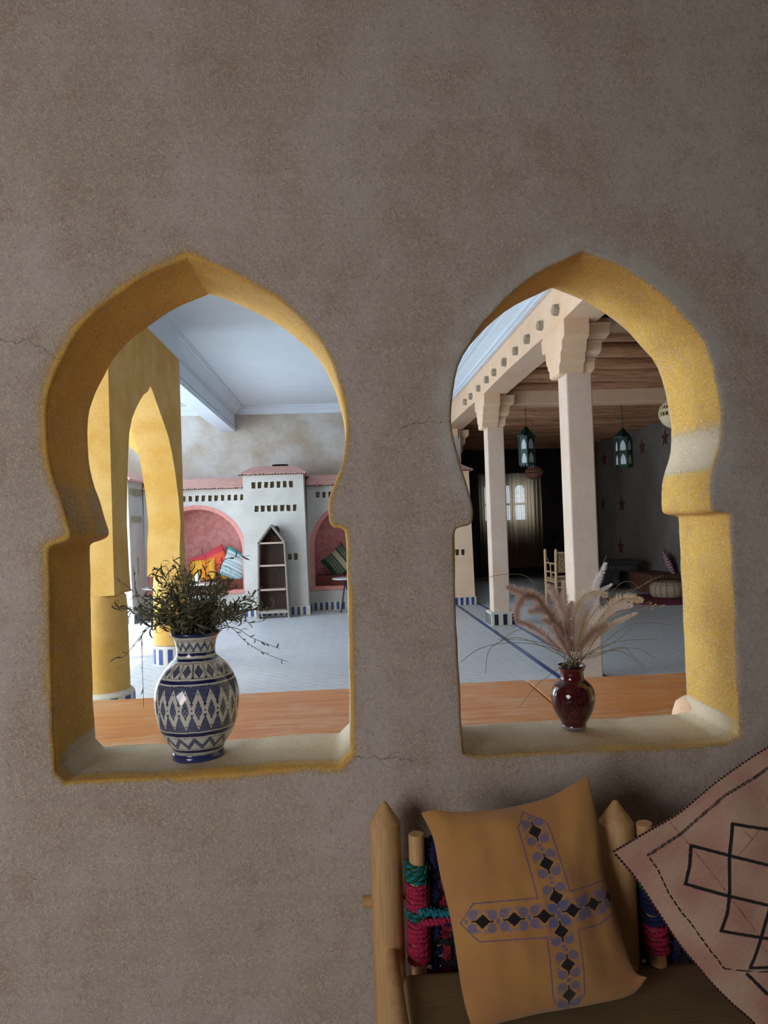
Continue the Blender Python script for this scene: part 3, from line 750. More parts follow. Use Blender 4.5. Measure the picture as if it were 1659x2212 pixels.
# stars painted on the room walls
def star(r, r2=.42, rot=0): return [(r*(1 if k % 2 == 0 else r2)*math.sin(rot+PI*k/5), r*(1 if k % 2 == 0 else r2)*math.cos(rot+PI*k/5)) for k in range(10)]
for x, y, r in ((1387,966,.19),(1437,946,.2),(1305,992,.2),(1303,1088,.18),(1343,1090,.21),(1341,1182,.22),(1437,1202,.17),(1395,1040,.0)):
    if not r: continue
    p = PX(x, y, 6.4); mb = MB().prism(star(r, .42, random.uniform(-.1, .1)), 0, .004, lambda u, v, w: (6.4-w, p.y+u, p.z+v)); mb.build('painted_star', M['redstar'], wr)
for x, y, r in ((1203,1080,.16),(1197,1161,.15),(1180,960,.12)):
    p = P(x, y, YB); mb = MB().prism(star(r), 0, .004, lambda u, v, w: (p.x+u, YB-w, p.z+v)); mb.build('painted_star', M['navy'], bwo)

# ================================================================== OBJECTS
# ---- wooden tables behind the openings
def table(x0, x1, y0, y1, label):
    t = thing('wooden_table', label, 'table', ((x0+x1)/2, (y0+y1)/2, 0), 'worn orange wooden tables behind the openings')
    part(MB().box(x0, x1, y0, y1, .765, .80), 'table_top', M['table'], t, bevel=.004)
    part(MB().box(x0+.08, x1-.08, y0+.07, y0+.095, .68, .765).box(x0+.08, x1-.08, y1-.095, y1-.07, .68, .765).box(x0+.07, x0+.095, y0+.07, y1-.07, .68, .765).box(x1-.095, x1-.07, y0+.07, y1-.07, .68, .765), 'apron', M['table'], t)
    for a in (x0+.06, x1-.13):
        for b in (y0+.06, y1-.13): part(MB().box(a, a+.07, b, b+.07, 0, .765), 'leg', M['table'], t)
table(-1.62, .765, 2.06, 3.06, 'worn orange wooden table spanning the left opening, behind the blue and white vase')
table(.775, 2.0, 2.06, 3.06, 'worn orange wooden table right of the seam, behind the red vase')

# ---- blue and white painted vase
def vase_profile(rows, n):
    """rows (s, r) -> smooth resampled profile by arc length; returns s, r arrays"""
    s = np.array([a for a, b in rows], float); r = np.array([b for a, b in rows], float)
    q = curve3([(a, b, 0) for a, b in rows], 24); sa = np.array([p.x for p in q]); ra = np.array([p.y for p in q])
    d = np.concatenate([[0], np.cumsum(np.hypot(np.diff(sa), np.diff(ra)))]); k = np.linspace(0, d[-1], n)
    return np.interp(k, d, sa), np.interp(k, d, ra)
def surf_rev(c, hh, rr, nth, tilt=0):
    th_ = np.linspace(0, 2*PI, nth, endpoint=False)
    X = np.cos(th_)[:, None]*rr[None]; Y = np.sin(th_)[:, None]*rr[None]; Z = np.broadcast_to(hh[None], X.shape)
    return np.stack([X, Y, Z], -1), np.broadcast_to(th_[:, None], X.shape), Z
def hatch(u, v, per, w):
    a = np.abs(((u+v)/per) % 1-.5)*per; b = np.abs(((u-v)/per) % 1-.5)*per
    return (a < w) | (b < w)
def tri(u): return np.abs((u % 1)*2-1)             # 1 at integers, 0 at halves
sillz1 = .912
VB = PZ(430, 1640, sillz1+.001)                       # base centre
def blue_vase():
    sc = .212/175                                   # metres per photo pixel at the vase
    rows = [(1640, 0), (1640.5, 40), (1640, 53), (1636, 55), (1625, 54.5), (1619.5, 52), (1617, 52.5), (1608, 57), (1593, 67), (1575, 76.5), (1557, 83), (1538, 87), (1521, 89), (1503, 89), (1485, 86), (1466.6, 79.5), (1453, 72), (1441, 63), (1431, 53), (1425, 46), (1419, 42), (1410, 41), (1398, 42), (1386, 45), (1379, 49), (1375, 52), (1372, 53), (1370, 52), (1371, 49), (1377, 45), (1388, 41), (1405, 36), (1420, 38), (1440, 50)]
    yy_, rr = vase_profile(rows, 620)
    # photo pixels: seen slightly from above, so stretch outline to true height
    hh = (1641-yy_)*sc*1.0; rr = rr*sc*.985
    Pt, TH_, Z = surf_rev((0, 0, 0), hh, rr, 720)
    y = np.broadcast_to(yy_[None], Z.shape); outer = np.broadcast_to((np.arange(620) < np.argmax(hh)+2)[None], Z.shape)
    rpx = np.broadcast_to((rr/sc)[None], Z.shape)
    white = np.array(srgb(214, 216, 206)[:3]); ink = np.array(srgb(22, 26, 52)[:3]); cob = np.array(srgb(28, 40, 88)[:3]); wash = np.array(srgb(116, 128, 160)[:3])
    C = np.ones(Pt.shape)*white
    w8 = lambda a: np.sin(TH_*a*1.0)*.4
    yv = y + .5*np.sin(TH_*3)+.25*np.sin(TH_*11+y*.1)   # a hand-painted wobble
    off = 8.0                                        # front of the body sits lower than the silhouette rows
    def band_(a, b, c):
        m = (yv > a) & (yv < b) & outer; C[m] = c
    # rim
    band_(1366, 1378, cob); band_(1383, 1383.9, ink); band_(1386.3, 1387.3, ink)
    u = TH_/(2*PI)
    def zig(a, b, n, wpx, wave_w):
        m = (yv > a) & (yv < b) & outer
        f = (yv-a)/(b-a); tz = tri(u*n)
        d = np.abs(f-(.12+.76*tz))*(b-a)
        inb = m & (d < wave_w); C[inb] = wash
        hb = inb & hatch(u*2*PI*rpx, y, 3.0, .32); C[hb] = cob
        C[m & (np.abs(d-wave_w) < wpx)] = ink
        return m
    zig(1388, 1407, 17, .55, 4.2)
    band_(1407, 1408, ink); band_(1410.5, 1416.5, cob); band_(1422, 1427, cob); band_(1430, 1430.8, ink)
    # shoulder: hatched diamonds between cross bars
    a, b = 1432, 1456; n = 17; m = (yv > a) & (yv < b) & outer; f = (yv-a)/(b-a); uu = (u*n) % 1
    dia = np.abs(uu-.5)/.34+np.abs(f-.5)/.46; inn = m & (dia < 1); C[inn] = wash; C[inn & hatch((uu-.5)*24, f*24, 5.5, .7)] = ink
    C[m & (np.abs(dia-1) < .07)] = ink
    for o_ in (.0, .07, -.07):
        C[m & (np.abs(((uu+o_+.5) % 1)-.5) < .014)] = ink
    C[m & (np.abs(((uu+.5) % 1)-.5+.0 - (f-.2)*.22) < .012)] = ink
    C[m & ((((uu+.5) % 1-.5)*26)**2+((f-.93)*22)**2 < 2.6)] = ink
    band_(1456, 1456.9, ink); band_(1460.5, 1467, cob); band_(1470, 1470.8, ink)
    # big field of white lozenges
    a, b = 1471, 1561; n = 21; m = (yv > a) & (yv < b) & outer; f = (yv-a)/(b-a); uu = (u*n) % 1; e = np.abs(uu-.5)*2   # e=0 lozenge centre
    topedge = .04+.34*e**1.0; botedge = .98-.34*e
    dark = m & ((f < topedge) | (f > botedge)); C[dark] = np.array(srgb(112, 122, 156)[:3]); C[dark & hatch(u*2*PI*rpx, y, 2.9, .36)] = ink
    C[m & ((np.abs(f-topedge) < .012) | (np.abs(f-botedge) < .012))] = ink
    dd = np.abs(uu-.5)/.26+np.abs(f-.52)/.20
    inn = m & (dd < 1); C[inn] = wash; C[m & (dd < 1.25) & hatch((uu-.5)*21, f*42-.5, 5.2, .5)] = ink; C[m & (np.abs(dd-1) < .06)] = ink
    def dot(du, fv, r):
        C[m & ((((uu-du+.5) % 1-.5)*26)**2+((f-fv)*90)**2 < r*r)] = ink
    for (du, fv, r) in ((0, .36, 1.7), (.07, .385, 1.5), (-.07, .385, 1.5), (0, .42, 1.4), (0, .515, 1.7), (0, .64, 1.7), (.07, .615, 1.5), (-.07, .615, 1.5), (.5, .17, 1.5), (.5, .88, 1.6)): dot(du, fv, r)
    band_(1561, 1561.9, ink); band_(1564.5, 1572.5, cob); band_(1576, 1576.9, ink)
    zig(1577, 1601, 15, .6, 5.0)
    band_(1601, 1602, ink); band_(1605, 1611.5, cob); band_(1613.5, 1614.3, ink); band_(1616, 1616.6, ink)
    band_(1618, 1643, np.array(srgb(46, 58, 104)[:3]))
    C[~outer] = np.array(srgb(60, 70, 100)[:3])
    t = grid_obj('painted_vase', Pt, C, M['glaze'], closed=True)
    t.location = VB
    tag(t, 'blue and white hand-painted ceramic vase standing on the left sill', 'vase')
    return hh.max()
vh = blue_vase(); VT = VB+Vector((0, 0, vh))

# ---- dried leafy stems in the blue vase
M['leaf'] = plain('dried_olive_leaf', srgb(108, 112, 84), .75, .25, 90, .2)
M['twig'] = plain('dried_twig', srgb(100, 86, 64), .8, .2, 90, .2)
def ribbon(mb, p, d, nrm, length, width, curl, n=9, twist=0):
    p = Vector(p); d = Vector(d).normalized(); ax = d.cross(Vector(nrm)).normalized(); vs = []
    st = length/n
    for i in range(n+1):
        t_ = i/n; w = width*(math.sin(PI*min(1, .12+t_*.9))**.7)*.5+.0002
        side = ax.copy(); nn = d.cross(side)
        vs += [p+side*w, p-side*w]
        p = p+d*st; d = (Matrix.Rotation(curl*(.3+1.2*t_)/n, 3, ax) @ d).normalized()
        if twist:
            ax = (Matrix.Rotation(twist/n, 3, d) @ ax).normalized()
    mb.add(vs, [(2*i, 2*i+1, 2*i+3, 2*i+2) for i in range(n)])
def rdir(): 
    v = Vector((random.gauss(0, 1), random.gauss(0, 1), random.gauss(0, 1))); return v.normalized()
LAB = 'dried branch with curled olive leaves in the blue and white vase'
def leafy(pts, nl, ll, label=LAB, r=.0012, lw=.0034, first=.25, curl=3.4):
    base = Vector(pts[0]); t = thing('dried_branch', label, 'dried plant', base, 'dried leafy branches in the blue and white vase')
    c = curve3(pts, 8); part(MB().tube(c, list(np.linspace(r, r*.5, len(c))), 5), 'stem', M['twig'], t)
    mb = MB(); L = len(c)
    for k in range(nl):
        s_ = first+(1-first)*(k+random.random())/nl; i = min(L-2, int(s_*(L-1))); tan = (c[i+1]-c[i]).normalized()
        d = (tan*random.uniform(.4, 1.2)+rdir()*.8+Vector((0, 0, .15))).normalized()
        ribbon(mb, c[i], d, rdir(), ll*random.uniform(.55, 1.25), lw*random.uniform(.7, 1.3), random.choice((-1, 1))*random.uniform(.5, 1.6)*curl, twist=random.uniform(-1.5, 1.5))
    part(mb, 'leaves', M['leaf'], t)
mouth = VT+Vector((0, 0, -.012))
for k in range(74):
    a = 2*PI*k/74*5.0+random.uniform(-.3, .3); spread = random.uniform(.1, 1)**.7
    el = math.radians(88-64*spread+random.uniform(-5, 5)); ln = random.uniform(.10, .225)*(1-.10*spread)
    d = Vector((math.cos(a)*math.cos(el), math.sin(a)*math.cos(el)*.8, math.sin(el)))
    m0 = mouth+Vector((math.cos(a)*.028*spread, math.sin(a)*.028*spread, 0))
    p1 = m0+d*ln*.5+Vector((0, 0, .012)); p2 = m0+d*ln+Vector((0, 0, -.02*spread*random.random()))
    leafy([m0+Vector((0, 0, -.05)), m0+Vector((0, 0, .004)), p1, p2], 22, .050, lw=.0036, first=.14, curl=4.8)
def strand(px, label, nl=7, dy=(0,)):
    pts = [P(x, y, VB.y+(dy[i] if i < len(dy) else dy[-1])) for i, (x, y) in enumerate(px)]
    leafy(pts, nl, .020, label, r=.0011, lw=.003, first=.35, curl=1.2)
strand([(395,1372),(345,1342),(310,1368),(290,1392),(268,1418),(247,1422)], 'long thin dried strand trailing lowest left from the blue and white vase', 6, (0, -.02, -.03))
strand([(390,1372),(340,1350),(309,1366),(307,1420),(309,1480),(310,1528)], 'thin dried strand hanging straight down left of the blue and white vase', 5, (0, -.03, -.04))
strand([(430,1372),(490,1352),(530,1385),(570,1410),(622,1430)], 'dried strand trailing lowest right from the blue and white vase', 8, (0, -.02, -.03))
strand([(430,1372),(500,1355),(545,1378),(580,1392),(604,1402)], 'dried strand stretching right above its neighbour from the blue and white vase', 7, (0, -.01, -.02))
strand([(420,1372),(440,1290),(444,1240),(444,1198)], 'upright dried stem reaching highest above the blue and white vase', 8, (0, .01, .02))
strand([(425,1372),(450,1280),(480,1215),(505,1204),(541,1200)], 'dried stem arching top right with a dark tip above the blue vase', 6, (0, .0, .01))
strand([(395,1370),(340,1318),(290,1278),(250,1250)], 'dried stem stretching up and left past the yellow pillar', 7, (0, -.01, -.01))
strand([(390,1370),(340,1325),(300,1318),(254,1317)], 'dried stem stretching level to the left from the blue vase', 8, (0, -.01, -.01))
strand([(435,1370),(490,1320),(520,1295),(560,1273)], 'dried stem stretching right towards the gabled shelf', 8, (0, 0, 0))
strand([(392,1370),(335,1322),(300,1300),(287,1224)], 'dried stem rising at the far left of the leafy bunch', 12, (0, .02, .02))
strand([(440,1372),(500,1335),(540,1345),(572,1340)], 'short dried stem pointing right just above the vase rim', 8, (0, 0, 0))
# fallen leaf on the sill
lf = MB(); lp = PZ(523, 1616, .918); ribbon(lf, (lp.x-.009, lp.y, lp.z+.003), (1, .1, .25), (0, 0, 1), .019, .007, .6, 6)
tag(lf.build('fallen_leaf', M['leaf']), 'small green leaf fallen on the left sill beside the vase', 'leaf')

# ---- red vase with grasses
VR = PZ(1240, 1571, .9395)
def red_vase():
    dist = VR.y; sc = dist/F*1.02
    rows = [(1581, 0), (1581.5, 20), (1581, 25), (1577, 26), (1573, 25.5), (1566, 29), (1555, 36), (1542, 42), (1528, 45.5), (1515, 46.5), (1503, 45), (1492, 40), (1484, 32), (1479, 26), (1475, 24.3), (1467, 24), (1460, 25), (1454, 28), (1450, 29.5), (1448, 29), (1449, 27), (1455, 24), (1468, 21), (1480, 24), (1490, 34)]
    y, rr = vase_profile(rows, 360); hh = (1582-y)*sc; rr = rr*sc
    Pt, T_, Z = surf_rev(0, hh, rr, 420); Yp = np.broadcast_to(y[None], Z.shape)
    red = np.array(srgb(88, 27, 31)[:3]); drk = np.array(srgb(38, 16, 22)[:3]); C = np.ones(Pt.shape)*red
    n = 6; uu = (T_/(2*PI)*n+.25) % 1-.5; f = (Yp-1488)/(1568-1488); m = (f > 0) & (f < 1)
    # trefoil outlines
    for cx, cy, ra, rb in ((0, .60, .26, .22), (.2, .42, .2, .19), (-.2, .42, .2, .19), (0, .18, .13, .12), (.5, .45, .17, .42), (-.5, .45, .17, .42)):
        d = np.sqrt(((uu-cx)/ra)**2+((f-cy)/rb)**2); C[m & (np.abs(d-1) < .12)] = drk
    C[m & hatch(uu*46, f*46, 4.2, .45) & (f < .5)] = drk*.6+red*.4
    C[(Yp > 1566) & (Yp < 1570)] = drk; C[(Yp > 1484) & (Yp < 1487)] = drk; C[(Yp < 1453)] = drk
    C[(Yp > 1576)] = np.array(srgb(120, 116, 116)[:3])
    uz = (T_/(2*PI)*16) % 1; C[(Yp > 1458) & (Yp < 1480) & (np.abs(uz-.5) < .12)] = drk*.5+red*.5
    o = grid_obj('painted_vase', Pt, C, M['glazered'], closed=True); o.location = VR
    tag(o, 'small oxblood red glazed vase standing on the right sill', 'vase'); return hh.max()
rh = red_vase(); RT = VR+Vector((0, 0, rh))
def plume_mat(name, c):
    t = NT(name); d = t.n('ShaderNodeBsdfDiffuse'); d.inputs[0].default_value = c; l = t.n('ShaderNodeBsdfTranslucent'); l.inputs[0].default_value = c
    m = t.n('ShaderNodeMixShader'); m.inputs[0].default_value = .5; t.t.links.new(d.outputs[0], m.inputs[1]); t.t.links.new(l.outputs[0], m.inputs[2]); t.t.links.new(m.outputs[0], t.out.inputs[0]); return t.m
M['pl0'] = plume_mat('dried_grass_mauve', srgb(226, 204, 190)); M['pl1'] = plume_mat('dried_grass_cream', srgb(244, 232, 214)); M['pl2'] = plume_mat('dried_grass_pale', srgb(246, 242, 244))
M['gstem'] = plain('dried_grass_stalk', srgb(150, 138, 104), .8, .2, 90)
def grass(px, dy, mi, rad, cut, label, n=1500):
    rad = rad*1.8
    tip = len(px)-1; b = RT+Vector((random.uniform(-.018, .018), random.uniform(-.015, .015), -.03))
    pts = [b, RT+Vector(((b.x-RT.x)*1.1, (b.y-RT.y)*1.1, .002))]
    for i, (x, y) in enumerate(px): pts.append(P(x, y, RT.y+dy*(i+1)/len(px)))
    t = thing('dried_grass_stem', label, 'dried grass', b, 'feathery dried grasses in the red vase')
    c = curve3(pts, 14); part(MB().tube(c, list(np.linspace(.0011, .0006, len(c))), 5), 'stalk', M['gstem'], t)
    if rad <= 0: return
    mb = MB(); L = len(c); i0 = int(cut*(L-1)); cum = [0]
    for i in range(i0, L-1): cum.append(cum[-1]+(c[i+1]-c[i]).length)
    for k in range(n):
        s_ = random.random(); q = s_*cum[-1]; j = max(i for i in range(len(cum)) if cum[i] <= q+1e-9); j = min(j, len(cum)-2)
        fr = (q-cum[j])/max(1e-9, cum[j+1]-cum[j]); a = c[i0+j]; bb_ = c[i0+j+1]; p = a+(bb_-a)*fr; tan = (bb_-a).normalized()
        rp = (rdir()); rp = (rp-tan*rp.dot(tan)).normalized()
        env = (math.sin(PI*min(1, max(.04, s_*.93+.05)))**.45)
        ln = rad*env*random.uniform(.6, 1.25); d = (rp*.95+tan*random.uniform(.25, .8)).normalized()
        s1 = d.cross(rdir()).normalized()*random.uniform(.0004, .00075)
        e = p+d*ln; m_ = p+d*ln*.45
        # a small husk with a bristle tip
        mb.add([p, m_+s1, e, m_-s1], [(0, 1, 2, 3)])
    part(mb, 'plume', M['pl%d' % mi], t)
G = [
 ([(1222,1400),(1195,1340),(1165,1295),(1130,1282),(1094,1267)], -.03, 0, .013, .50, 'mauve grass plume drooping far left with the highest left tip'),
 ([(1215,1400),(1190,1340),(1160,1290),(1130,1290),(1116,1318),(1118,1348)], -.05, 0, .0105, .52, 'mauve grass plume curling over at the left edge of the red vase bunch'),
 ([(1215,1410),(1190,1385),(1160,1360),(1115,1340)], .03, 0, .010, .42, 'short mauve grass plume low at the left'),
 ([(1222,1400),(1205,1350),(1180,1318),(1160,1315),(1142,1322)], -.02, 0, .0145, .42, 'full mauve grass plume arching left in front'),
 ([(1228,1400),(1222,1350),(1210,1305),(1195,1280),(1182,1264)], .02, 0, .013, .45, 'mauve grass plume rising left of centre'),
 ([(1230,1400),(1225,1350),(1222,1305),(1217,1255)], .05, 0, .008, .50, 'slim straight mauve plume beside the woven chair'),
 ([(1244,1400),(1262,1330),(1285,1270),(1309,1216)], .04, 2, .0085, .52, 'slim pale plume rising highest, in front of the near column'),
 ([(1240,1400),(1240,1340),(1255,1295),(1285,1278),(1312,1286)], -.03, 1, .013, .42, 'cream grass plume bending right over the middle'),
 ([(1246,1400),(1260,1345),(1285,1290),(1322,1262)], .03, 2, .006, .60, 'thin white grass tip in the middle of the bunch'),
 ([(1242,1410),(1248,1350),(1262,1310),(1285,1296)], 0, 2, .0125, .42, 'pale grass plume upright in the middle'),
 ([(1252,1410),(1285,1355),(1315,1315),(1350,1293),(1388,1298)], -.02, 1, .0135, .45, 'long cream grass plume arching furthest right'),
 ([(1250,1410),(1278,1365),(1310,1325),(1345,1310),(1365,1308)], .05, 2, .011, .45, 'pale grass plume just below the long right one'),
 ([(1254,1415),(1290,1375),(1330,1345),(1376,1324)], .02, 1, .0065, .50, 'slim cream grass plume pointing right'),
 ([(1248,1410),(1265,1385),(1285,1362),(1312,1350)], -.04, 0, .011, .40, 'short mauve plume low at the right'),
 ([(1226,1410),(1212,1375),(1190,1345),(1172,1338)], .0, 0, .012, .40, 'short mauve plume low left of centre'),
 ([(1236,1410),(1232,1370),(1228,1330),(1235,1300)], -.01, 0, .012, .40, 'mauve plume upright just left of the vase mouth'),
 ([(1246,1412),(1252,1380),(1262,1345),(1268,1320)], -.03, 1, .011, .35, 'cream plume upright just right of the vase mouth'),
 ([(1228,1412),(1218,1390),(1205,1370),(1196,1350)], -.05, 0, .011, .35, 'small mauve plume in front, left of the vase mouth'),
]
for px, dy, mi, rad, cut, lab in G: grass(px, dy, mi, rad, cut, lab)
for px, dy in (([(1200,1410),(1120,1378),(1060,1400),(1048,1455)], -.06), ([(1190,1400),(1110,1388),(1040,1400),(995,1430)], -.05), ([(1195,1400),(1130,1360),(1080,1385)], .05),
               ([(1190,1340),(1150,1255),(1100,1240),(1030,1252)], .05), ([(1270,1380),(1330,1290),(1375,1270),(1432,1242)], .02), ([(1268,1380),(1325,1300),(1360,1282),(1412,1248)], .04),
               ([(1280,1410),(1350,1370),(1400,1300),(1408,1322)], .04), ([(1280,1420),(1330,1405),(1370,1425),(1392,1447)], -.05), ([(1290,1410),(1370,1400),(1415,1421)], -.02),
               ([(1290,1400),(1360,1350),(1440,1348),(1478,1362)], .05), ([(1265,1350),(1330,1270),(1360,1256),(1385,1275)], .06), ([(1200,1450),(1160,1480),(1122,1526)], -.06),
               ([(1262,1330),(1290,1250),(1310,1200)], .05), ([(1275,1400),(1320,1330),(1380,1315),(1410,1302)], .0), ([(1210,1400),(1150,1385),(1075,1380)], .0), ([(1270,1410),(1340,1385),(1420,1380)], .03),
               ([(1232,1400),(1215,1340),(1190,1230),(1180,1200)], .08), ([(1285,1415),(1345,1398),(1370,1420),(1395,1440)], -.03)):
    grass(px, dy, 0, 0, 0, 'bare hair-thin dried grass blade arching out of the red vase')
t = thing('dried_grass_stem', 'thin stalk with tiny pink blossoms at the far right of the bunch', 'dried grass', RT, 'feathery dried grasses in the red vase')
c = curve3([RT+Vector((.01, 0, -.02)), P(1275, 1400, RT.y), P(1320, 1330, RT.y-.01), P(1380, 1312, RT.y-.02), P(1430, 1310, RT.y-.02)], 10)
part(MB().tube(c, .0008, 5), 'stalk', M['gstem'], t); mb = MB(); M['blossom'] = plain('dried_pink_blossom', srgb(214, 170, 160), .9)
for x, y in ((1405,1303),(1411,1309),(1416,1306),(1428,1309),(1434,1308),(1394,1313),(1358,1310),(1409,1315)):
    p = P(x, y, RT.y-.02); mb.tube([p-Vector((.003, 0, 0)), p, p+Vector((.0035, 0, .001))], [.0008, .0026, .0008], 6)
part(mb, 'blossoms', M['blossom'], t)

# ---- bench in the foreground
BY = 1.60
tb = thing('wooden_bench', 'pale wooden pole bench with rope-woven back against the wall, bottom right', 'bench', P(1080, 2200, 1.5).to_2d().to_3d())
def post(xa, xb, ytip, yb, Y, r):
    tipp = P(xa, ytip, Y); z = tipp.z; cx = tipp.x
    prof = [(r*1.02, 0), (r*1.04, .3), (r*.98, z-.125), (r*.985, z-.098), (r*.93, z-.094), (r*.95, z-.088), (r*.985, z-.046), (r*.14, z-.001), (r*.08, z)]
    part(MB().lathe(prof, (cx, Y, 0), 20), 'post', M['benchwood'], tb, smooth=35, bevel=0); return cx
p1x = post(830, 0, 1732, 0, BY, .0355)
p2x = post(1329, 0, 1729, 0, 1.50, .037)
p2b = post(1800, 0, 1735, 0, 1.44, .037)
pg = MB().tube([P(783, 1948, BY), P(830, 1946, BY)], [.013, .0125], 12); part(pg, 'peg', M['benchwood'], tb, smooth=50)
a = P(848, 2062, BY-.03); part(MB().tube([a+Vector((-.002, .03, .004)), a+Vector((0, -.25, 0)), a+Vector((.0, -.75, 0))], [.0135, .0165, .019], 14, wob=.08), 'arm_rail', M['benchwood'], tb, smooth=50)
zr = .36
part(MB().tube([(p1x, BY, zr), (p2x, 1.50, zr), (p2b, 1.44, zr)], .02, 10), 'seat_rail', M['benchwood'], tb, smooth=50)
part(MB().tube([(p1x, BY, zr), (p1x, .85, zr)], .02, 10), 'side_rail', M['benchwood'], tb, smooth=50)
part(MB().tube([(p1x+.0, .88, 0), (p1x, .88, .58)], .03, 12), 'front_leg', M['benchwood'], tb, smooth=50)
part(MB().tube([(p2b, .80, 0), (p2b, .80, .50)], .03, 12), 'front_leg', M['benchwood'], tb, smooth=50)
part(MB().tube([(p1x, .88, zr), (p2b, .80, zr)], .02, 12), 'front_rail', M['benchwood'], tb, smooth=50)
zt_ = P(1000, 1835, 1.575).z; zb_ = P(1000, 2082, 1.575).z
zp = P(830, 1947, BY).z
part(MB().tube([(p1x, BY, zp), (p1x+.03, BY+.02, zp), (p2x, 1.56, zp), (p2b, 1.50, zp)], .008, 10), 'back_rail', M['benchwood'], tb, smooth=50)
def rope_seg(mb, pts, r, mi, strands=2, pitch=.018):
    c = curve3(pts, 10); L = len(c)
    for s_ in range(strands):
        out = []; ln = 0
        for i, p in enumerate(c):
            if i: ln += (c[i]-c[i-1]).length
            t_ = (c[min(i+1, L-1)]-c[max(i-1, 0)]).normalized(); a_ = t_.cross(Vector((.1, 1, .2))).normalized(); b_ = t_.cross(a_)
            g = 2*PI*ln/pitch+2*PI*s_/strands; out.append(p+(a_*math.cos(g)+b_*math.sin(g))*r*.5)
        mb.tube(out, r*.62, 6, mi)
def dowel(top, bot, Y, bands, label=None):
    A = P(*top, Y); B = P(*bot, Y); r = .0175; d = B-A
    part(MB().tube([A, A+d*.01, A+d*.99, B], [r*.93, r, r*1.02, r*.95], 16), 'dowel', M['benchwood'], tb, smooth=50)
    ropes = ['pinkrope', 'teal_rope', 'greenrope', 'navyrope']
    for y0_, y1_, kind in bands:
        s0 = (y0_-top[1])/(bot[1]-top[1]); s1 = (y1_-top[1])/(bot[1]-top[1]); n = max(2, int(d.length*(s1-s0)/.0095)); mb = MB()
        for k in range(n):
            c = A+d*(s0+(s1-s0)*(k+.5)/n); rr = r+.0048; tl = random.uniform(-.004, .004)
            ph = random.random()*6
            for st in range(2):
                pts = []
                for j in range(27):
                    g = 2*PI*j/26; wob_ = .0022
                    pts.append(c+Vector((math.cos(g)*(rr+wob_*math.cos(g*7+ph+st*PI)), math.sin(g)*(rr+wob_*math.cos(g*7+ph+st*PI)), tl*math.cos(g)+wob_*math.sin(g*7+ph+st*PI))))
                mi = 0 if kind != 'tealgreen' else (st if k % 3 else 1-st)
                mb.tube(pts, .0036, 6, mi, caps=False)
        mats = {'pink': [M['pinkrope']], 'tealgreen': [M['teal_rope'], M['greenrope']], 'navy': [M['navyrope']]}[kind]
        part(mb, 'rope_binding', mats, tb, smooth=60)
dowel((899, 1801), (907, 2104), 1.575, ((1862, 1903, 'tealgreen'), (1904, 1962, 'pink'), (1963, 1985, 'tealgreen'), (1986, 2074, 'pink')))
dowel((1391, 1778), (1424, 2083), 1.49, ((1850, 1915, 'tealgreen'), (1916, 1990, 'navy'), (1991, 2052, 'pink')))
def weave(xa, xb, ya, yb, Y0, Y1):
    mb = MB(); n = 17
    cols = [5, 3, 4, 5, 3, 5, 0, 4, 5, 3, 4, 5, 3, 5, 4, 3, 5]
    for k in range(n):
        x = xa+(xb-xa)*(k+.5)/n; Y = Y0+(Y1-Y0)*(k+.5)/n+.014; pts = []
        for j in range(9):
            y = ya+(yb-ya)*j/8; p = P(x, y, Y); pts.append(p+Vector((random.uniform(-.004, .004), .009*(1 if (j+k) % 2 else -1), 0)))
        rope_seg(mb, pts, .0105, cols[k % 17])
    for k in range(15):
        y = ya+(yb-ya)*(k+.5)/15; pts = []
        for j in range(13):
            x = xa+(xb-xa)*j/12; Y = Y0+(Y1-Y0)*j/12+.014; p = P(x, y-.034*(x-xa), Y); pts.append(p+Vector((0, .008*(1 if (j+k) % 2 else -1), random.uniform(-.003, .003))))
        rope_seg(mb, pts, .0085, (5, 3, 4, 5, 3, 5, 4)[k % 7])
    part(mb, 'rope_weave', [M['pinkrope'], M['teal_rope'], M['greenrope'], M['navyrope'], M['redrope'], M['blackrope']], tb, smooth=60)
weave(905, 1295, 1812, 2130, 1.585, 1.51)
weave(1372, 1700, 1800, 2120, 1.50, 1.45)
mb = MB(); rope_seg(mb, [P(905, 1968, 1.555), P(960, 1972, 1.55), P(1010, 1962, 1.55)], .010, 0); part(mb, 'teal_cross_rope', [M['teal_rope']], tb, smooth=60)
mb = MB(); rope_seg(mb, [P(905, 1995, 1.555), P(950, 1990, 1.55), P(1010, 1978, 1.55)], .009, 0); part(mb, 'pink_cross_rope', [M['pinkrope']], tb, smooth=60)
# seat mattress
zs_ = .545; sx0 = P(874, 2135, 1.49).x
mb = MB()
nx_, ny_ = 40, 24; top = []
pts = np.zeros((nx_+1, ny_+1, 3))
def seat_pt(u, v, top):
    x = sx0+u*(1.30); y = .86+v*(1.535-.06*u-.86); e = min(u*1.3, (1-u)*1.3, v*.65, (1-v)*.65); rr = .028
    dz = 0 if e > rr else rr-math.sqrt(max(0, rr*rr-(rr-e)**2))
    wv = .004*noise.noise(Vector((x*6, y*6, 1)))
    return (x, y, zs_-dz+wv) if top else (x, y, zs_-.115+dz)
for tp in (True, False):
    o_ = len(mb.v); U = np.concatenate([[0, .004, .01, .02], np.linspace(.03, .97, 36), [.98, .99, .996, 1]]); V = np.concatenate([[0, .008, .02, .04], np.linspace(.06, .94, 20), [.96, .98, .992, 1]])
    vs = [seat_pt(u, v, tp) for u in U for v in V]; nv = len(V)
    mb.add(vs, [(i*nv+j, (i+1)*nv+j, (i+1)*nv+j+1, i*nv+j+1) for i in range(len(U)-1) for j in range(nv-1)])
per = [(u, 0) for u in U]+[(1, v) for v in V[1:]]+[(u, 1) for u in U[::-1][1:]]+[(0, v) for v in V[::-1][1:-1]]
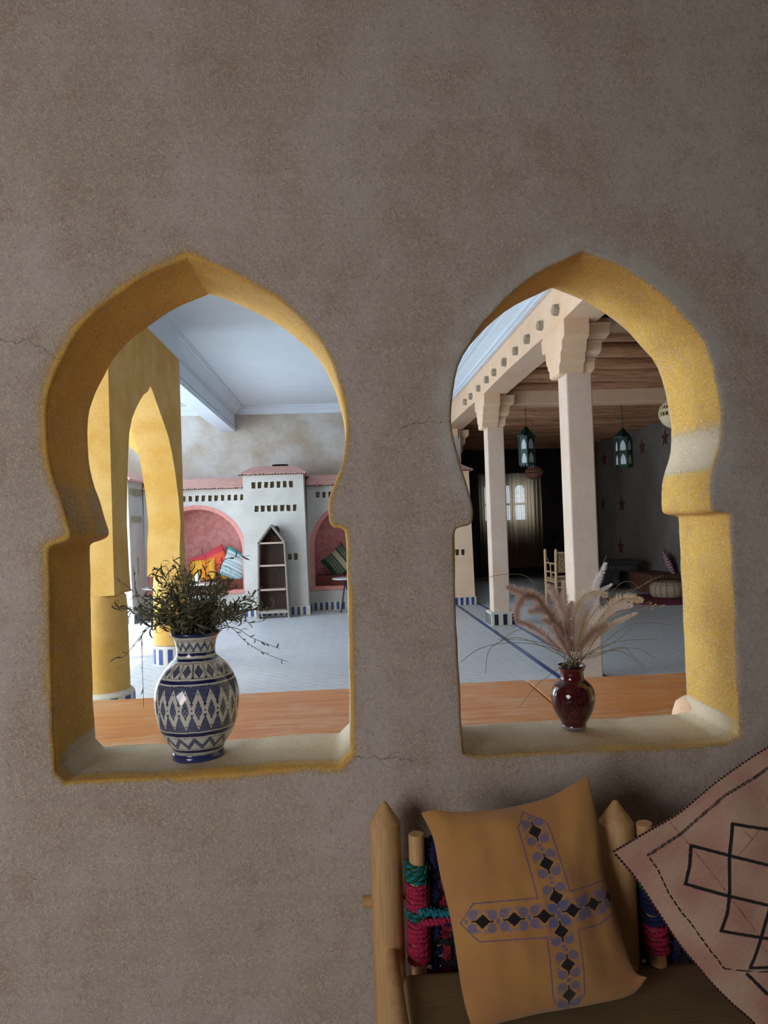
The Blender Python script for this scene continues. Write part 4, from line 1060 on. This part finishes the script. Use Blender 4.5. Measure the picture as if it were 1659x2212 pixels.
vs = [seat_pt(u, v, True) for u, v in per]+[seat_pt(u, v, False) for u, v in per]; n = len(per)
mb.add(vs, [(i, (i+1) % n, n+(i+1) % n, n+i) for i in range(n)])
mt = mb.build('seat_mattress', M['seat'], smooth=60); tag(mt, 'olive brown seat mattress lying on the wooden bench', 'mattress')
# ---- cushions: a cloth surface spanned between four drawn edges
def coons(bot, top_, left, right, nu, nv):
    def ev(poly, n):
        q = curve3([(a, b, 0) for a, b in poly], 12); q = np.array([(p.x, p.y) for p in q]); d = np.concatenate([[0], np.cumsum(np.linalg.norm(np.diff(q, axis=0), axis=1))]); k = np.linspace(0, d[-1], n)
        return np.stack([np.interp(k, d, q[:, 0]), np.interp(k, d, q[:, 1])], 1)
    B = ev(bot, nu); T_ = ev(top_, nu); L = ev(left, nv); R = ev(right, nv); u = np.linspace(0, 1, nu)[:, None, None]; v = np.linspace(0, 1, nv)[None, :, None]
    return (1-v)*B[:, None]+v*T_[:, None]+(1-u)*L[None]+u*R[None]-((1-u)*(1-v)*B[0]+u*(1-v)*B[-1]+(1-u)*v*T_[0]+u*v*T_[-1])
DR, DU, DF = np.array(rt), np.array(up), np.array(fw)
def cushion(name, px, dep, thick, colf, mat, label, wr=.004, group=None, relief=None, back_t=None):
    nu, nv = px.shape[:2]; u = np.linspace(0, 1, nu)[:, None]; v = np.linspace(0, 1, nv)[None]
    Yd = (1-u)*(1-v)*dep[0]+u*(1-v)*dep[1]+u*v*dep[2]+(1-u)*v*dep[3]   # BL BR TR TL
    rays = DF+DR*((px[..., 0:1]-W/2)/F)+DU*((H/2-px[..., 1:2])/F)
    Q = np.array(CAMP)+rays*(Yd[..., None]/rays[..., 1:2])
    c = [Vector(Q[0, 0]), Vector(Q[-1, 0]), Vector(Q[-1, -1]), Vector(Q[0, -1])]
    nrm = ((c[1]-c[0]).cross(c[3]-c[0])).normalized(); 
    if nrm.dot(Vector(fw)) > 0: nrm = -nrm
    N = np.array(nrm)
    prof = (np.clip(np.sin(PI*u), 0, 1)**.55)*(np.clip(np.sin(PI*v), 0, 1)**.55)
    wn = np.zeros((nu, nv))
    for i in range(0, nu, 4):
        for j in range(0, nv, 4):
            uu_, vv_ = i/nu, j/nv
            wn[i:i+4, j:j+4] = noise.noise(Vector((uu_*3.2, vv_*3.2, 3)))*1.2+.6*noise.noise(Vector((uu_*8, vv_*5, 7)))
    k = np.ones(9)/9
    wn = np.apply_along_axis(lambda m: np.convolve(np.pad(m, 4, 'edge'), k, 'valid'), 0, wn); wn = np.apply_along_axis(lambda m: np.convolve(np.pad(m, 4, 'edge'), k, 'valid'), 1, wn)
    col = colf(px, u, v); front = thick*prof+wr*wn*np.minimum(1, prof*2)
    if relief is not None: front = front+relief(px)
    Fp = Q+N*front[..., None]; ctr = Q.reshape(-1, 3).mean(0)
    Bp = Q-N*((back_t or thick*.8)*prof)[..., None]
    P2 = np.concatenate([Fp, Bp[::-1]], 0); C2 = np.concatenate([col, np.broadcast_to(col[::-1]*.0+np.median(col.reshape(-1, 3), 0), col.shape)], 0)
    o = grid_obj(name, P2-ctr, C2, mat, closed=True); o.location = ctr
    bm = bmesh.new(); bm.from_mesh(o.data); bmesh.ops.remove_doubles(bm, verts=bm.verts, dist=1e-5); bmesh.ops.recalc_face_normals(bm, faces=bm.faces); bm.to_mesh(o.data); bm.free()
    TH[o.name] = Vector(ctr)
    return tag(o, label, 'cushion', group), Q
c6 = lambda L: [(900+x/3.1904, 1660+y/3.1904) for x, y in L]
c7 = lambda L: [(1260+x/3.614, 1600+y/3.614) for x, y in L]
left = c6([(385, 1800), (330, 1620), (290, 1400), (240, 1070), (160, 720), (110, 470), (30, 305)])
topc = c6([(30, 305), (120, 285), (280, 300), (590, 275), (900, 200), (1080, 100), (1180, 48)])
right = c6([(1590, 1440), (1500, 1385), (1400, 1100), (1290, 700), (1240, 330), (1180, 48)])
bot = c6([(385, 1800), (620, 1745), (850, 1690), (1200, 1630), (1480, 1560), (1590, 1440)])
def mustard(px, u, v):
    q = (px-np.array([900, 1660]))*3.1904; x, y = q[..., 0], q[..., 1]
    base = np.array(srgb(196, 146, 78)[:3]); b2 = np.array(srgb(186, 132, 82)[:3]); C = np.ones(px.shape[:2]+(3,))*base
    n = np.zeros(px.shape[:2])
    for i in range(0, n.shape[0], 6):
        for j in range(0, n.shape[1], 6): n[i:i+6, j:j+6] = noise.noise(Vector((x[i, j]/330, y[i, j]/330, 2)))+.4*noise.noise(Vector((x[i, j]/90, y[i, j]/90, 5)))
    m = np.clip(.5+n*.9, 0, 1)[..., None]; C = C*(1-m)+b2*m
    blue = np.array(srgb(96, 104, 150)[:3]); pur = np.array(srgb(108, 92, 130)[:3]); blk = np.array(srgb(20, 14, 20)[:3])
    outl = [[(780,905),(665,440),(715,315),(860,385),(885,440),(990,862),(1150,815),(1290,760),(1330,800)], [(780,905),(365,940),(290,1072),(410,1195),(840,1165),(870,1360),(905,1560),(930,1610),(990,1645),(1090,1600),(1122,1545),(1100,1420),(1050,1115),(1200,1080),(1330,995)]]
    d = seg_d(q, outl); st = (np.floor((x+y*.6)/9) % 2 == 0)
    C[(d < 6) & st] = pur; C[(d < 2.2)] = pur
    mot = [((780,455),76),((845,675),76),((900,900),76),((935,1125),80),((985,1345),80),((1015,1550),80),((425,1060),0),((625,1045),-3),((820,1025),-3),((1010,985),-10),((1165,940),-14),((1297,885),-18)]
    for (cx, cy), ang in mot:
        a = math.radians(ang); X = (x-cx)*math.cos(a)+(y-cy)*math.sin(a); Yv = -(x-cx)*math.sin(a)+(y-cy)*math.cos(a)
        sxq = .62 if cx > 1250 else 1.0; X = X/sxq
        st2 = (np.floor(x/6) % 2 == 0)
        for px_, py_, ra, rb in ((62, 44, 30, 34), (62, -44, 30, 34), (-62, 44, 30, 34), (-62, -44, 30, 34), (30, 68, 24, 16), (30, -68, 24, 16), (-30, 68, 24, 16), (-30, -68, 24, 16), (100, 0, 12, 16), (-100, 0, 12, 16)):
            e = ((X-px_)/ra)**2+((Yv-py_)/rb)**2 < 1
            if abs(py_) == 68: e &= st2
            C[e] = C[e]*.25+blue*.75
        stp = np.floor(np.abs(X)/9)*9; dia = (stp+np.floor(np.abs(Yv)/9)*9) < 42; C[dia] = blk
        C[(np.abs(Yv) < 5.5) & (np.abs(X) < 70)] = blk
    return C
pxm = coons(bot, topc, left, right, 420, 420)
cush1, Q1 = cushion('throw_cushion', pxm, (1.33, 1.36, 1.49, 1.52), .080, mustard, M['fabric'], 'mustard cushion with a blue and black embroidered cross leaning on the bench back', wr=.008, back_t=.03)
# pink cushion, mostly outside the frame
L7 = lambda pts: c7(pts)
Lc, Tc, Rc, Bc = (225, 862), (1900, -190), (2900, 1500), (1640, 2520)
left2 = c7([Bc, (1450, 2330), (1300, 2170), (1150, 2040), (1010, 1900), (900, 1770), (750, 1590), (600, 1365), (400, 1065), Lc])
top2 = c7([Lc, (500, 700), (740, 560), (1060, 300), (1442, 42), Tc]); right2 = c7([Rc, (2500, 700), Tc]); bot2 = c7([Bc, (2300, 2000), Rc])
blacks = [[(800,810),(1100,890),(1442,975),(1900,1090)],[(800,810),(785,960),(755,1105)],[(755,1105),(1050,1185),(1350,1255),(1600,1290),(1900,1350)],[(1095,640),(1070,890),(1065,1190),(1050,1320),(1010,1455)],[(1095,640),(1250,668),(1442,695),(1900,760)],[(1010,1455),(1300,1500),(1442,1520),(1900,1560)],[(1385,455),(1380,960),(1360,1260),(1300,1500),(1235,1740)],[(1385,455),(1442,462),(1720,490),(1700,1000),(1640,1560),(1560,1800)],[(1235,1740),(1442,1725),(1560,1800)],[(1220,1790),(1380,1945),(1500,1830)]]
bord = [[(490,890),(740,720),(1060,430),(1300,290),(1442,190),(1850,-60)]]; bord2 = [[(490,890),(560,1000),(640,1180),(730,1320),(800,1400),(930,1590),(1060,1755)],[(1060,1755),(1250,1768),(1442,1762),(1700,1740)]]
def pinkc(px, u, v):
    q = (px-np.array([1260, 1600]))*3.614; x, y = q[..., 0], q[..., 1]
    a = np.array(srgb(204, 170, 148)[:3]); b = np.array(srgb(188, 140, 124)[:3]); C = np.ones(px.shape[:2]+(3,))*a; n = np.zeros(px.shape[:2])
    for i in range(0, n.shape[0], 5):
        for j in range(0, n.shape[1], 5):
            X, Y_ = x[i, j], y[i, j]; n[i:i+5, j:j+5] = noise.noise(Vector((X/260, Y_/260, 1)))+.3*noise.noise(Vector(((X+Y_)/40, (X-Y_)/200, 4)))
    m = np.clip(.45+n*.9, 0, 1)[..., None]; C = C*(1-m)+b*m
    rl = seg_d(q, [[(670,640),(1300,1510)],[(1290,690),(1150,860)],[(1300,1560),(1420,1680)],[(1180,700),(1240,760)]]); C[rl < 2.5] = np.array(srgb(150, 70, 60)[:3])
    blk = np.array(srgb(22, 18, 20)[:3]); d = seg_d(q, blacks); C[d < 12.5] = blk
    db = seg_d(q, bord); st = (np.floor((x*.86-y*.5)/7) % 2 == 0); C[((db > 3) & (db < 9.5)) | ((db < 3) & st)] = blk
    db = seg_d(q, bord2); C[(db < 6) & ((np.floor((x*.3+y)/11) % 5) != 0)] = blk
    return C
def relief2(px):
    q = (px-np.array([1260, 1600]))*3.614; d = seg_d(q, blacks); return .0016*np.clip(1-(d/14)**2, 0, 1)
px2 = coons(bot2, top2, left2, right2, 480, 480)
cush2, Q2 = cushion('throw_cushion', px2, (1.22, 1.26, 1.38, 1.36), .055, pinkc, M['fabric2'], 'faded pink woven cushion with black lattice lines, cut off by the right edge', wr=.006, relief=relief2, back_t=.03)
sb = MB()
for edge in (Q2[:, -1], Q2[0, :]):
    for i in range(0, 470, 7):
        a = Vector(edge[i]); b = Vector(edge[min(i+5, 479)]); off_ = Vector(-fw)*.0035
        sb.tube([a+off_, (a+b)/2+off_*1.25+Vector((0, 0, .0005)), b+off_], [.0012, .0023, .0012], 6)
M['stitch'] = plain('dark_red_stitching', srgb(66, 26, 28), .9)
part(sb, 'edge_stitching', M['stitch'], cush2)

# ================================================================== OBJECTS OF THE HALL AND THE DARK ROOM
# ---- gabled shelf
def bookshelf():
    x0, x1, y0, y1 = -1.432, -.972, 11.83, 12.07; zs, za = 1.26, 1.545; w = .032; xc = (x0+x1)/2
    t = thing('display_shelf', 'narrow house-shaped wooden shelf with carved pale edges standing against the white tower', 'shelf', (xc, y0, 0))
    tp = .02
    for s_, xx in ((-1, x0), (1, x1)):
        o = part(MB().obox((xx+s_*tp, (y0+y1)/2, 0), (xx-s_*(w/2), (y0+y1)/2, zs), w, y1-y0, upv=(0, 1, 0)), 'side_panel', M['shelfpale'], t)
        tr = MB()
        for k in range(42):
            z = .05+k*(zs-.06)/42; xk = xx+s_*tp*(1-z/zs)-s_*(w/2)*(z/zs); tr.lathe([(0, -.010), (.013, -.006), (.015, 0), (.013, .006), (0, .010)], (xk, y0-.004, z), 6)
        part(tr, 'carved_edge', M['shelfpale'], o, smooth=60)
        g = part(MB().obox((xx-s_*.01, (y0+y1)/2, zs-.01), (xc-s_*.0, (y0+y1)/2, za), w, y1-y0, upv=(0, 1, 0)), 'gable_board', M['shelfpale'], t)
        tr = MB()
        for k in range(12):
            f_ = (k+.5)/12; tr.lathe([(0, -.010), (.013, -.006), (.015, 0), (.013, .006), (0, .010)], ((xx-s_*.01)*(1-f_)+xc*f_, y0-.004, zs*(1-f_)+za*f_), 6)
        part(tr, 'carved_edge', M['shelfpale'], g, smooth=60)
    bk = MB(); bk.add([(x0+.0, y1-.01, .1), (x1, y1-.01, .1), (x1-.02, y1-.01, zs), (xc, y1-.01, za-.03), (x0+.02, y1-.01, zs)], [(0, 1, 2, 3, 4)])
    bk.add([(x0+.0, y1, .1), (x1, y1, .1), (x1-.02, y1, zs), (xc, y1, za-.03), (x0+.02, y1, zs)], [(4, 3, 2, 1, 0)])
    part(bk, 'back_boards', M['shelfdark'], t)
    for z in (.10, .46, .86, 1.235): part(MB().box(x0+.012, x1-.012, y0+.01, y1-.01, z, z+.028), 'shelf_board', M['shelfboard'], t)
    part(MB().box(x0, x1, y0, y0+.02, .085, .125), 'bottom_rail', M['shelfpale'], t)
    for s_, xx in ((-1, x0), (1, x1)):
        part(MB().box(*(sorted((xx+s_*.001, xx-s_*.02))), y0+.01, y1-.01, .12, zs-.02), 'inner_lining', M['shelfdark'], t)
bookshelf()
# black sconce behind the gable
p = P(597, 1146, YT-.02); mb = MB().lathe([(0, -.09), (.03, -.085), (.055, -.04), (.06, .0), (.05, .05), (.02, .075), (0, .08)], (p.x-.0, YT-.06, p.z), 16)
tag(mb.build('wall_lamp', M['black'], smooth=60), 'rounded black wall lamp peeking out behind the gable of the shelf', 'lamp')
p = P(607, 1012, 12.9); mb = MB().lathe([(.0, 0), (.07, .0), (.14, .035), (.15, .05), (.135, .045), (.06, .012), (0, .012)], (p.x, 12.75, 2.572), 24)
tag(mb.build('shallow_bowl', M['black'], smooth=60), 'dark shallow bowl lying on the pink tower roof', 'bowl')

# ---- soft goods helper: pillow from centre, axes, colour function of (u,v)
def pillow(name, c, ax, ay, thick, colf, label, cat='cushion', group=None, mat=None, n=56):
    u = np.linspace(-1, 1, n)[:, None]; v = np.linspace(-1, 1, n)[None]; ax, ay = Vector(ax), Vector(ay); nr = ax.cross(ay).normalized()
    pin = 1-.10*(1-u**2)*np.abs(v)**3; pin2 = 1-.10*(1-v**2)*np.abs(u)**3
    U = u*pin2; Vv = v*pin; pr = (np.clip(1-u**2, 0, 1)*np.clip(1-v**2, 0, 1))**.38*thick
    Q = U[..., None]*np.array(ax)+Vv[..., None]*np.array(ay)
    F_ = Q+np.array(nr)*pr[..., None]; B_ = Q-np.array(nr)*pr[..., None]; C = colf((u+1)/2+0*v, (v+1)/2+0*u)
    o = grid_obj(name, np.concatenate([F_, B_[::-1]], 0), np.concatenate([C, C[::-1]], 0), mat or M['small'], closed=True); o.location = c
    bm = bmesh.new(); bm.from_mesh(o.data); bmesh.ops.remove_doubles(bm, verts=bm.verts, dist=1e-5); bmesh.ops.recalc_face_normals(bm, faces=bm.faces); bm.to_mesh(o.data); bm.free()
    return tag(o, label, cat, group)
def stripes(cols, axis=0):
    def f(u, v):
        w = u if axis == 0 else v; C = np.zeros(u.shape+(3,)); n = len(cols)
        for i, c in enumerate(cols): C[(w >= i/n-.001) & (w <= (i+1)/n+.001)] = srgb(*c)[:3]
        return C
    return f
def turq(u, v):
    C = np.ones(u.shape+(3,))*np.array(srgb(214, 222, 224)[:3]); te = srgb(60, 190, 190)[:3]; gy = srgb(96, 110, 128)[:3]
    C[v > .86] = te; s_ = (v*9) % 1
    C[(v <= .86) & (s_ < .18)] = te; C[(v <= .86) & (s_ > .5) & (s_ < .75) & (((u*22) % 1) < .5) & ((np.floor(v*9) % 2) == 0)] = gy; C[(v < .5) & (s_ > .6) & (((u*26+v*40) % 1) < .45)] = gy
    return C
def greenp(u, v):
    C = np.ones(u.shape+(3,))*np.array(srgb(38, 92, 74)[:3]); cr = srgb(196, 184, 150)[:3]; C[(np.abs(u-.55) < .09)] = cr
    m = (np.abs(u-.55) > .12) & (((u*11) % 1) < .4) & (((v*16) % 1) < .6); C[m] = np.array(cr)*.7; C[u < .18] = srgb(24, 84, 60)[:3]; return C
def at(x, y, Y): return P(x, y, Y)
c = at(462, 1226, 13.1); pillow('seat_cushion', c, (.30, .06, .13), (-.16, .05, .30), .10, stripes([(250, 170, 50), (250, 130, 60), (240, 92, 78), (252, 110, 70), (226, 80, 92)][::1], 1), 'orange, red and yellow striped cushion leaning in the left pink alcove', group='cushions in the alcoves')
c = at(438, 1232, 12.95); pillow('seat_cushion', c, (.24, .02, .02), (-.02, .08, .20), .09, stripes([(236, 168, 48), (248, 186, 60), (240, 150, 50), (250, 190, 70)], 0), 'yellow cushion in front of the orange striped one, left alcove', group='cushions in the alcoves')
c = at(508, 1222, 13.06); pillow('seat_cushion', c, (.22, .0, -.12), (.10, .08, .25), .11, turq, 'turquoise and white patterned cushion leaning beside the white tower', group='cushions in the alcoves')
c = at(333, 1213, 13.1); pillow('seat_cushion', c, (.13, .02, .02), (-.02, .04, .14), .09, stripes([(44, 152, 146), (52, 162, 154)], 0), 'small plain turquoise cushion at the far left end of the alcove', group='cushions in the alcoves')
c = at(733, 1213, 13.15); pillow('seat_cushion', c, (.20, .04, .17), (-.15, .05, .19), .10, greenp, 'dark green patterned cushion in the right pink alcove', group='cushions in the alcoves')
def tray_table(x, y, Y, label, z=None):
    c = P(x, y, Y); t = thing('round_table', label, 'table', (c.x, Y, 0), 'little round white tray tables'); r = .225; z = c.z
    part(MB().lathe([(0, z-.012), (r*.9, z-.012), (r, z+.002), (r, z+.014), (r*.93, z+.004), (0, z+.002)], (c.x, Y, 0), 32), 'tray', M['white'], t, smooth=50)
    for a in (0, 2.09, 4.19): part(MB().tube([(c.x+math.cos(a)*.17, Y+math.sin(a)*.17, 0), (c.x-math.cos(a)*.02, Y-math.sin(a)*.02, z-.01)], .012, 8), 'leg', M['black'], t)
    return Vector((c.x, Y, z))
k1 = tray_table(438, 1262, 12.35, 'round white tray table in front of the orange cushion')
tray_table(336, 1271, 12.2, 'round white tray table at the left, seen through the arcade')
tray_table(745, 1250, 12.35, 'round white tray table in the right alcove, cut by the wall pier')
mb = MB().lathe([(0, 0), (.035, 0), (.045, .02), (.05, .07), (.04, .11), (.042, .115), (.02, .15), (.006, .165), (.008, .175), (0, .18)], tuple(k1+Vector((-.09, 0, .016))), 20)
tag(mb.build('sugar_pot', M['white'], smooth=60), 'white lidded pot standing on the tray table in front of the orange cushion', 'pot')
mb = MB().lathe([(0, 0), (.022, 0), (.032, .03), (.035, .05), (.03, .05), (.02, .01), (0, .01)], tuple(k1+Vector((-.15, -.05, .016))), 16)
tag(mb.build('tea_cup', M['teal'], smooth=60), 'small turquoise cup beside the white lidded pot', 'cup')

# ---- lanterns
def lantern(x, yt, yb_, Y, label, rot, zlog=3.50):
    top = P(x, yt, Y); bt = P(x, yb_, Y); h = top.z-bt.z; c = Vector((top.x, Y, bt.z)); r = .135
    t = thing('hanging_lantern', label, 'lantern', c, 'green hexagonal lanterns hanging from the logs'); zb = .05; zr = h*.76
    fr = MB(); gl = MB(); n = 6
    for k in range(n):
        a0 = 2*PI*k/n+rot; a1 = a0+2*PI/n; A = Vector((c.x+r*math.cos(a0), Y+r*math.sin(a0), 0)); B = Vector((c.x+r*math.cos(a1), Y+r*math.sin(a1), 0)); nn = ((A+B)/2-Vector((c.x, Y, 0))).normalized()
        hs = []
        for z0_ in (c.z+zb+.025, c.z+zb+(zr-zb)/2+.02):
            hh_ = (zr-zb)/2-.05; hs.append([(.16, z0_), (.84, z0_), (.84, z0_+hh_*.45), (.72, z0_+hh_*.75), (.5, z0_+hh_), (.28, z0_+hh_*.75), (.16, z0_+hh_*.45)])
        L_ = (B-A).length
        panel(fr, [(0, c.z+zb), (1, c.z+zb), (1, c.z+zr), (0, c.z+zr)], hs, lambda u, v, w: tuple(A+(B-A)*u+nn*(-w)+Vector((0, 0, v))), .006)
        i_ = nn*-.012; gl.add([tuple(A+i_+Vector((0, 0, c.z+zb+.01))), tuple(B+i_+Vector((0, 0, c.z+zb+.01))), tuple(B+i_+Vector((0, 0, c.z+zr-.01))), tuple(A+i_+Vector((0, 0, c.z+zr-.01)))], [(0, 1, 2, 3)])
        fr.tube([A+Vector((0, 0, c.z+zb)), A+Vector((0, 0, c.z+zr))], .009, 6)
        for j in range(3):                            # scalloped skirt
            p0 = A+(B-A)*(j/3); p1 = A+(B-A)*((j+1)/3); pm = (p0+p1)/2
            fr.add([tuple(p0+Vector((0, 0, c.z+zb+.005))), tuple(p1+Vector((0, 0, c.z+zb+.005))), tuple(pm+Vector((0, 0, c.z+.01)))], [(0, 1, 2)])
    part(fr, 'frame', M['green'], t); part(gl, 'glass_panes', M['glass'], t)
    part(MB().lathe([(r*1.08, zr), (r*1.1, zr+.02), (r*.8, zr+.05), (r*.35, h*.95), (.02, h), (0, h)], tuple(c), 6), 'cap', M['green'], t)
    part(MB().tube([c+Vector((0, 0, h)), Vector((c.x, Y, zlog))], .005, 6), 'chain', M['black'], t)
lantern(1136, 922, 1011, 11.0, 'green hanging lantern left of the near column, in front of the curtained window', .35)
lantern(1345, 925, 1014, 11.0, 'green hanging lantern right of the near column, in front of the star wall', .55)
def globe(x, y, Y, r, mat, label, sq_=1.0, hang=True):
    c = P(x, y, Y); t = thing('wicker_lampshade', label, 'lampshade', c, 'round woven hanging lampshades')
    def shell(f0, f1, n=7, th_=.006):
        p = [(max(.001, r*math.sin(a)), r*sq_*math.cos(a)) for a in np.linspace(f0, f1, n)]; return p+[(max(.001, a-th_), b*.99) for a, b in p[::-1]]
    mb = MB().lathe(shell(.12, 1.05), tuple(c), 30, caps=False); mb.lathe(shell(1.28, 1.5, 4), tuple(c), 30, caps=False); mb.lathe(shell(1.74, 3.02, 9), tuple(c), 30, caps=False)
    part(mb, 'woven_shell', M[mat], t, smooth=60)
    rb = MB()
    for k in range(26):
        a = 2*PI*k/26; rb.tube([(c.x+r*.99*math.sin(f)*math.cos(a), Y+r*.99*math.sin(f)*math.sin(a), c.z+r*sq_*.99*math.cos(f)) for f in np.linspace(1.0, 1.8, 6)], .009, 5)
    part(rb, 'open_ribs', M[mat], t)
    part(MB().tube([c+Vector((0, 0, r*sq_*.98)), Vector((c.x, Y, 3.50))], .004, 6), 'cord', M['black'], t)
globe(1458, 893, 8.9, .195, 'wickerpale', 'pale woven globe lampshade half hidden by the yellow jamb of the right opening')
globe(1154, 1021, 13.2, .165, 'wickerbrown', 'brown woven lampshade in front of the curtained window, below the left lantern', .8)
globe(1233, 1019, 13.4, .10, 'wickerbrown', 'small brown woven lampshade peeking out left of the near column', .9)

# ---- curtains over the far window
def curtain(xa, xb, label, Y=18.15, folds=9, zb=.25):
    x0, x1 = P(xa, 1090, Y).x, P(xb, 1090, Y).x; zt = P(1110, 1022, Y).z; nu, nv = 160, 24; vs = []
    for i in range(nu):
        u = i/(nu-1)
        for j in range(nv):
            v = j/(nv-1); a = .018+.022*v; x = x0+(x1-x0)*u+.01*math.sin(u*31+v*3)
            vs.append((x, Y+a*math.sin(u*folds*2*PI+.8*math.sin(u*9)+v*.7)+.01*math.sin(u*50), zt+.03*math.sin(u*folds*2*PI)*(1-v)**6-(zt-zb)*v))
    mb = MB().add(vs, [(i*nv+j, (i+1)*nv+j, (i+1)*nv+j+1, i*nv+j+1) for i in range(nu-1) for j in range(nv-1)])
    tag(mb.build('window_curtain', M['curtain'], smooth=80), label, 'curtain', 'sheer curtains over the far window')
curtain(1034, 1075, 'sheer beige curtain left of the second column, over the far window', folds=5)
curtain(1082, 1170, 'sheer beige curtain right of the second column, over the far window', folds=10)
zc_ = P(1110, 1022, 18.15).z+.005; ra, rb_ = P(1028, 1018, 18.15), P(1178, 1016, 18.15); ra.z = rb_.z = zc_
tag(MB().tube([ra, rb_], .014, 8).tube([ra, Vector((ra.x, 18.5, zc_))], .01, 6).tube([rb_, Vector((rb_.x, 18.5, zc_))], .01, 6).build('curtain_rod', M['black']), 'dark curtain rod above the far window', 'rod')

# ---- palm wood armchair seen from behind
def chair(cx, cy, w=.66, d=.60):
    t = thing('woven_armchair', 'palm wood armchair with woven back, partly behind the near column', 'chair', (cx, cy, 0))
    x0, x1 = cx-w/2, cx+w/2; y0, y1 = cy-d/2, cy+d/2; r = .028
    for x in (x0, x1):
        part(MB().tube([(x, y0, 0), (x, y0, .5), (x, y0-.04, .96), (x, y0-.04, .985)], [r*1.1, r, r*.95, r*.5], 12, wob=.1), 'back_post', M['cane_chair'], t, smooth=60)
        part(MB().tube([(x, y1, 0), (x, y1, .5), (x, y1, .94), (x, y1, .965)], [r*1.1, r, r*.95, r*.5], 12, wob=.1), 'front_post', M['cane_chair'], t, smooth=60)
        for z in (.20, .42, .58, .73): part(MB().tube([(x, y0, z), (x, y1, z)], .014, 8), 'side_rail', M['cane_chair'], t, smooth=60)
        part(MB().tube([(x, cy, .42), (x, cy, .73)], .012, 8), 'arm_spindle', M['cane_chair'], t, smooth=60)
    for z in (.20, .34, .44, .52): part(MB().tube([(x0, y0-.005, z), (x1, y0-.005, z)], .016, 8), 'back_rail', M['cane_chair'], t, smooth=60)
    part(MB().tube([(x0, y0-.04, .92), (x1, y0-.04, .92)], .016, 8), 'top_rail', M['cane_chair'], t, smooth=60)
    mb = MB(); nx, nz = 13, 8
    for i in range(nx):
        xa = x0+.03+(w-.06)*i/nx
        for j in range(nz):
            z = .585+.335*j/nz; s_ = 1 if (i+j) % 2 else -1
            mb.box(xa+.002, xa+(w-.06)/nx-.002, y0-.035+s_*.006, y0-.025+s_*.006, z+.001, z+.335/nz-.001)
    part(mb, 'woven_back', M['weave'], t)
    part(MB().box(x0, x1, y0, y1, .44, .475), 'woven_seat', M['weave'], t, bevel=.01)
cp = P(1201, 1215, 11.7); chair(cp.x+.33, 12.02)

# ---- hearth, low bench, carpet, pouf and throw against the star wall
def hearth():
    a = P(1306, 1290, 14.3); b = P(1380, 1290, 14.3); x0, x1 = a.x-.15, b.x; y0, y1 = 14.3, 15.0
    t = thing('fireplace', 'low dark built fireplace with overhanging slab beside the star wall', 'fireplace', ((x0+x1)/2, y0, 0))
    mb = MB(); panel(mb, [(x0, 0), (x1, 0), (x1, .50), (x0, .50)], [[(x0+.35, .02), (x1-.12, .02), (x1-.12, .30), ((x0+x1)/2+.1, .38), (x0+.35, .30)]], lambda u, v, w: (u, y0+w, v), y1-y0)
    part(mb, 'hearth_body', M['backwall'], t)
    part(MB().box(x0-.03, x1+.06, y0-.06, y1, .50, .58), 'slab', M['backwall'], t, bevel=.01)
    tl = MB()
    for k in range(int((x1-x0)/.07)): tl.box(x0+k*.07, x0+k*.07+.035, y0-.005, y0, .40, .48)
    part(tl, 'striped_tiles', M['dimtile'], t)
hearth()
def low_bench():
    x0 = P(1385, 1290, 13.7).x; t = thing('low_bench', 'low rust-coloured built bench with striped edge below the star wall', 'bench', (x0+.6, 13.6, 0))
    part(MB().box(x0, 6.39, 13.2, 14.25, 0, .36), 'bench_body', M['rust'], t, bevel=.015)
    tl = MB()
    for k in range(20): tl.box(x0+.0+k*.07, x0+.035+k*.07, 13.194, 13.2, .28, .345)
    part(tl, 'striped_tiles', M['dimtile'], t)
low_bench()
cx = P(1440, 1300, 12.6); mb = MB(); mb.lathe([(0, .012), (.86, .012), (.88, .006), (.88, 0), (0, 0)], (5.5, 12.28, 0.001), 40)
tag(mb.build('round_carpet', M['carpet']), 'dark red round carpet on the tiled floor under the pouf', 'carpet')
def pouf():
    c = P(1445, 1298, 12.5); c = Vector((c.x, 12.5, .014)); n = 64; prof = [(0, 0), (.24, 0), (.30, .03), (.325, .10), (.32, .19), (.28, .25), (.20, .275), (0, .285)]
    q = np.array([(p.x, p.y) for p in curve3([(a, b, 0) for a, b in prof], 5)]); th2 = np.linspace(0, 2*PI, 96, endpoint=False)
    X = np.cos(th2)[:, None]*np.clip(q[None, :, 0], 0, 9); Y_ = np.sin(th2)[:, None]*np.clip(q[None, :, 0], 0, 9); Z = q[None, :, 1]+0*X
    C = np.ones(X.shape+(3,))*np.array(srgb(200, 180, 150)[:3]); T2 = th2[:, None]+0*X; C[((T2*18/PI) % 2) < .25] = srgb(140, 120, 96)[:3]; C[((Z*22) % 1) < .15] = srgb(150, 128, 104)[:3]
    o = grid_obj('floor_pouf', np.stack([X, Y_, Z], -1), C, M['small'], closed=True); o.location = c; tag(o, 'cream checked floor pouf on the red carpet', 'pouf')
pouf()
def throw(u, v):
    C = np.ones(u.shape+(3,))*np.array(srgb(150, 60, 72)[:3]); z = np.abs(((u*3) % 1)-.5)*2; C[(((v*7+z*1.2) % 1) < .4)] = srgb(208, 196, 200)[:3]; return C
c = P(1466, 1243, 13.5); pillow('patterned_cushion', (6.27, 13.42, .555), (.04, .17, .05), (-.05, .05, .185), .06, throw, 'pink and white zigzag cushion standing on the low bench by the yellow jamb')
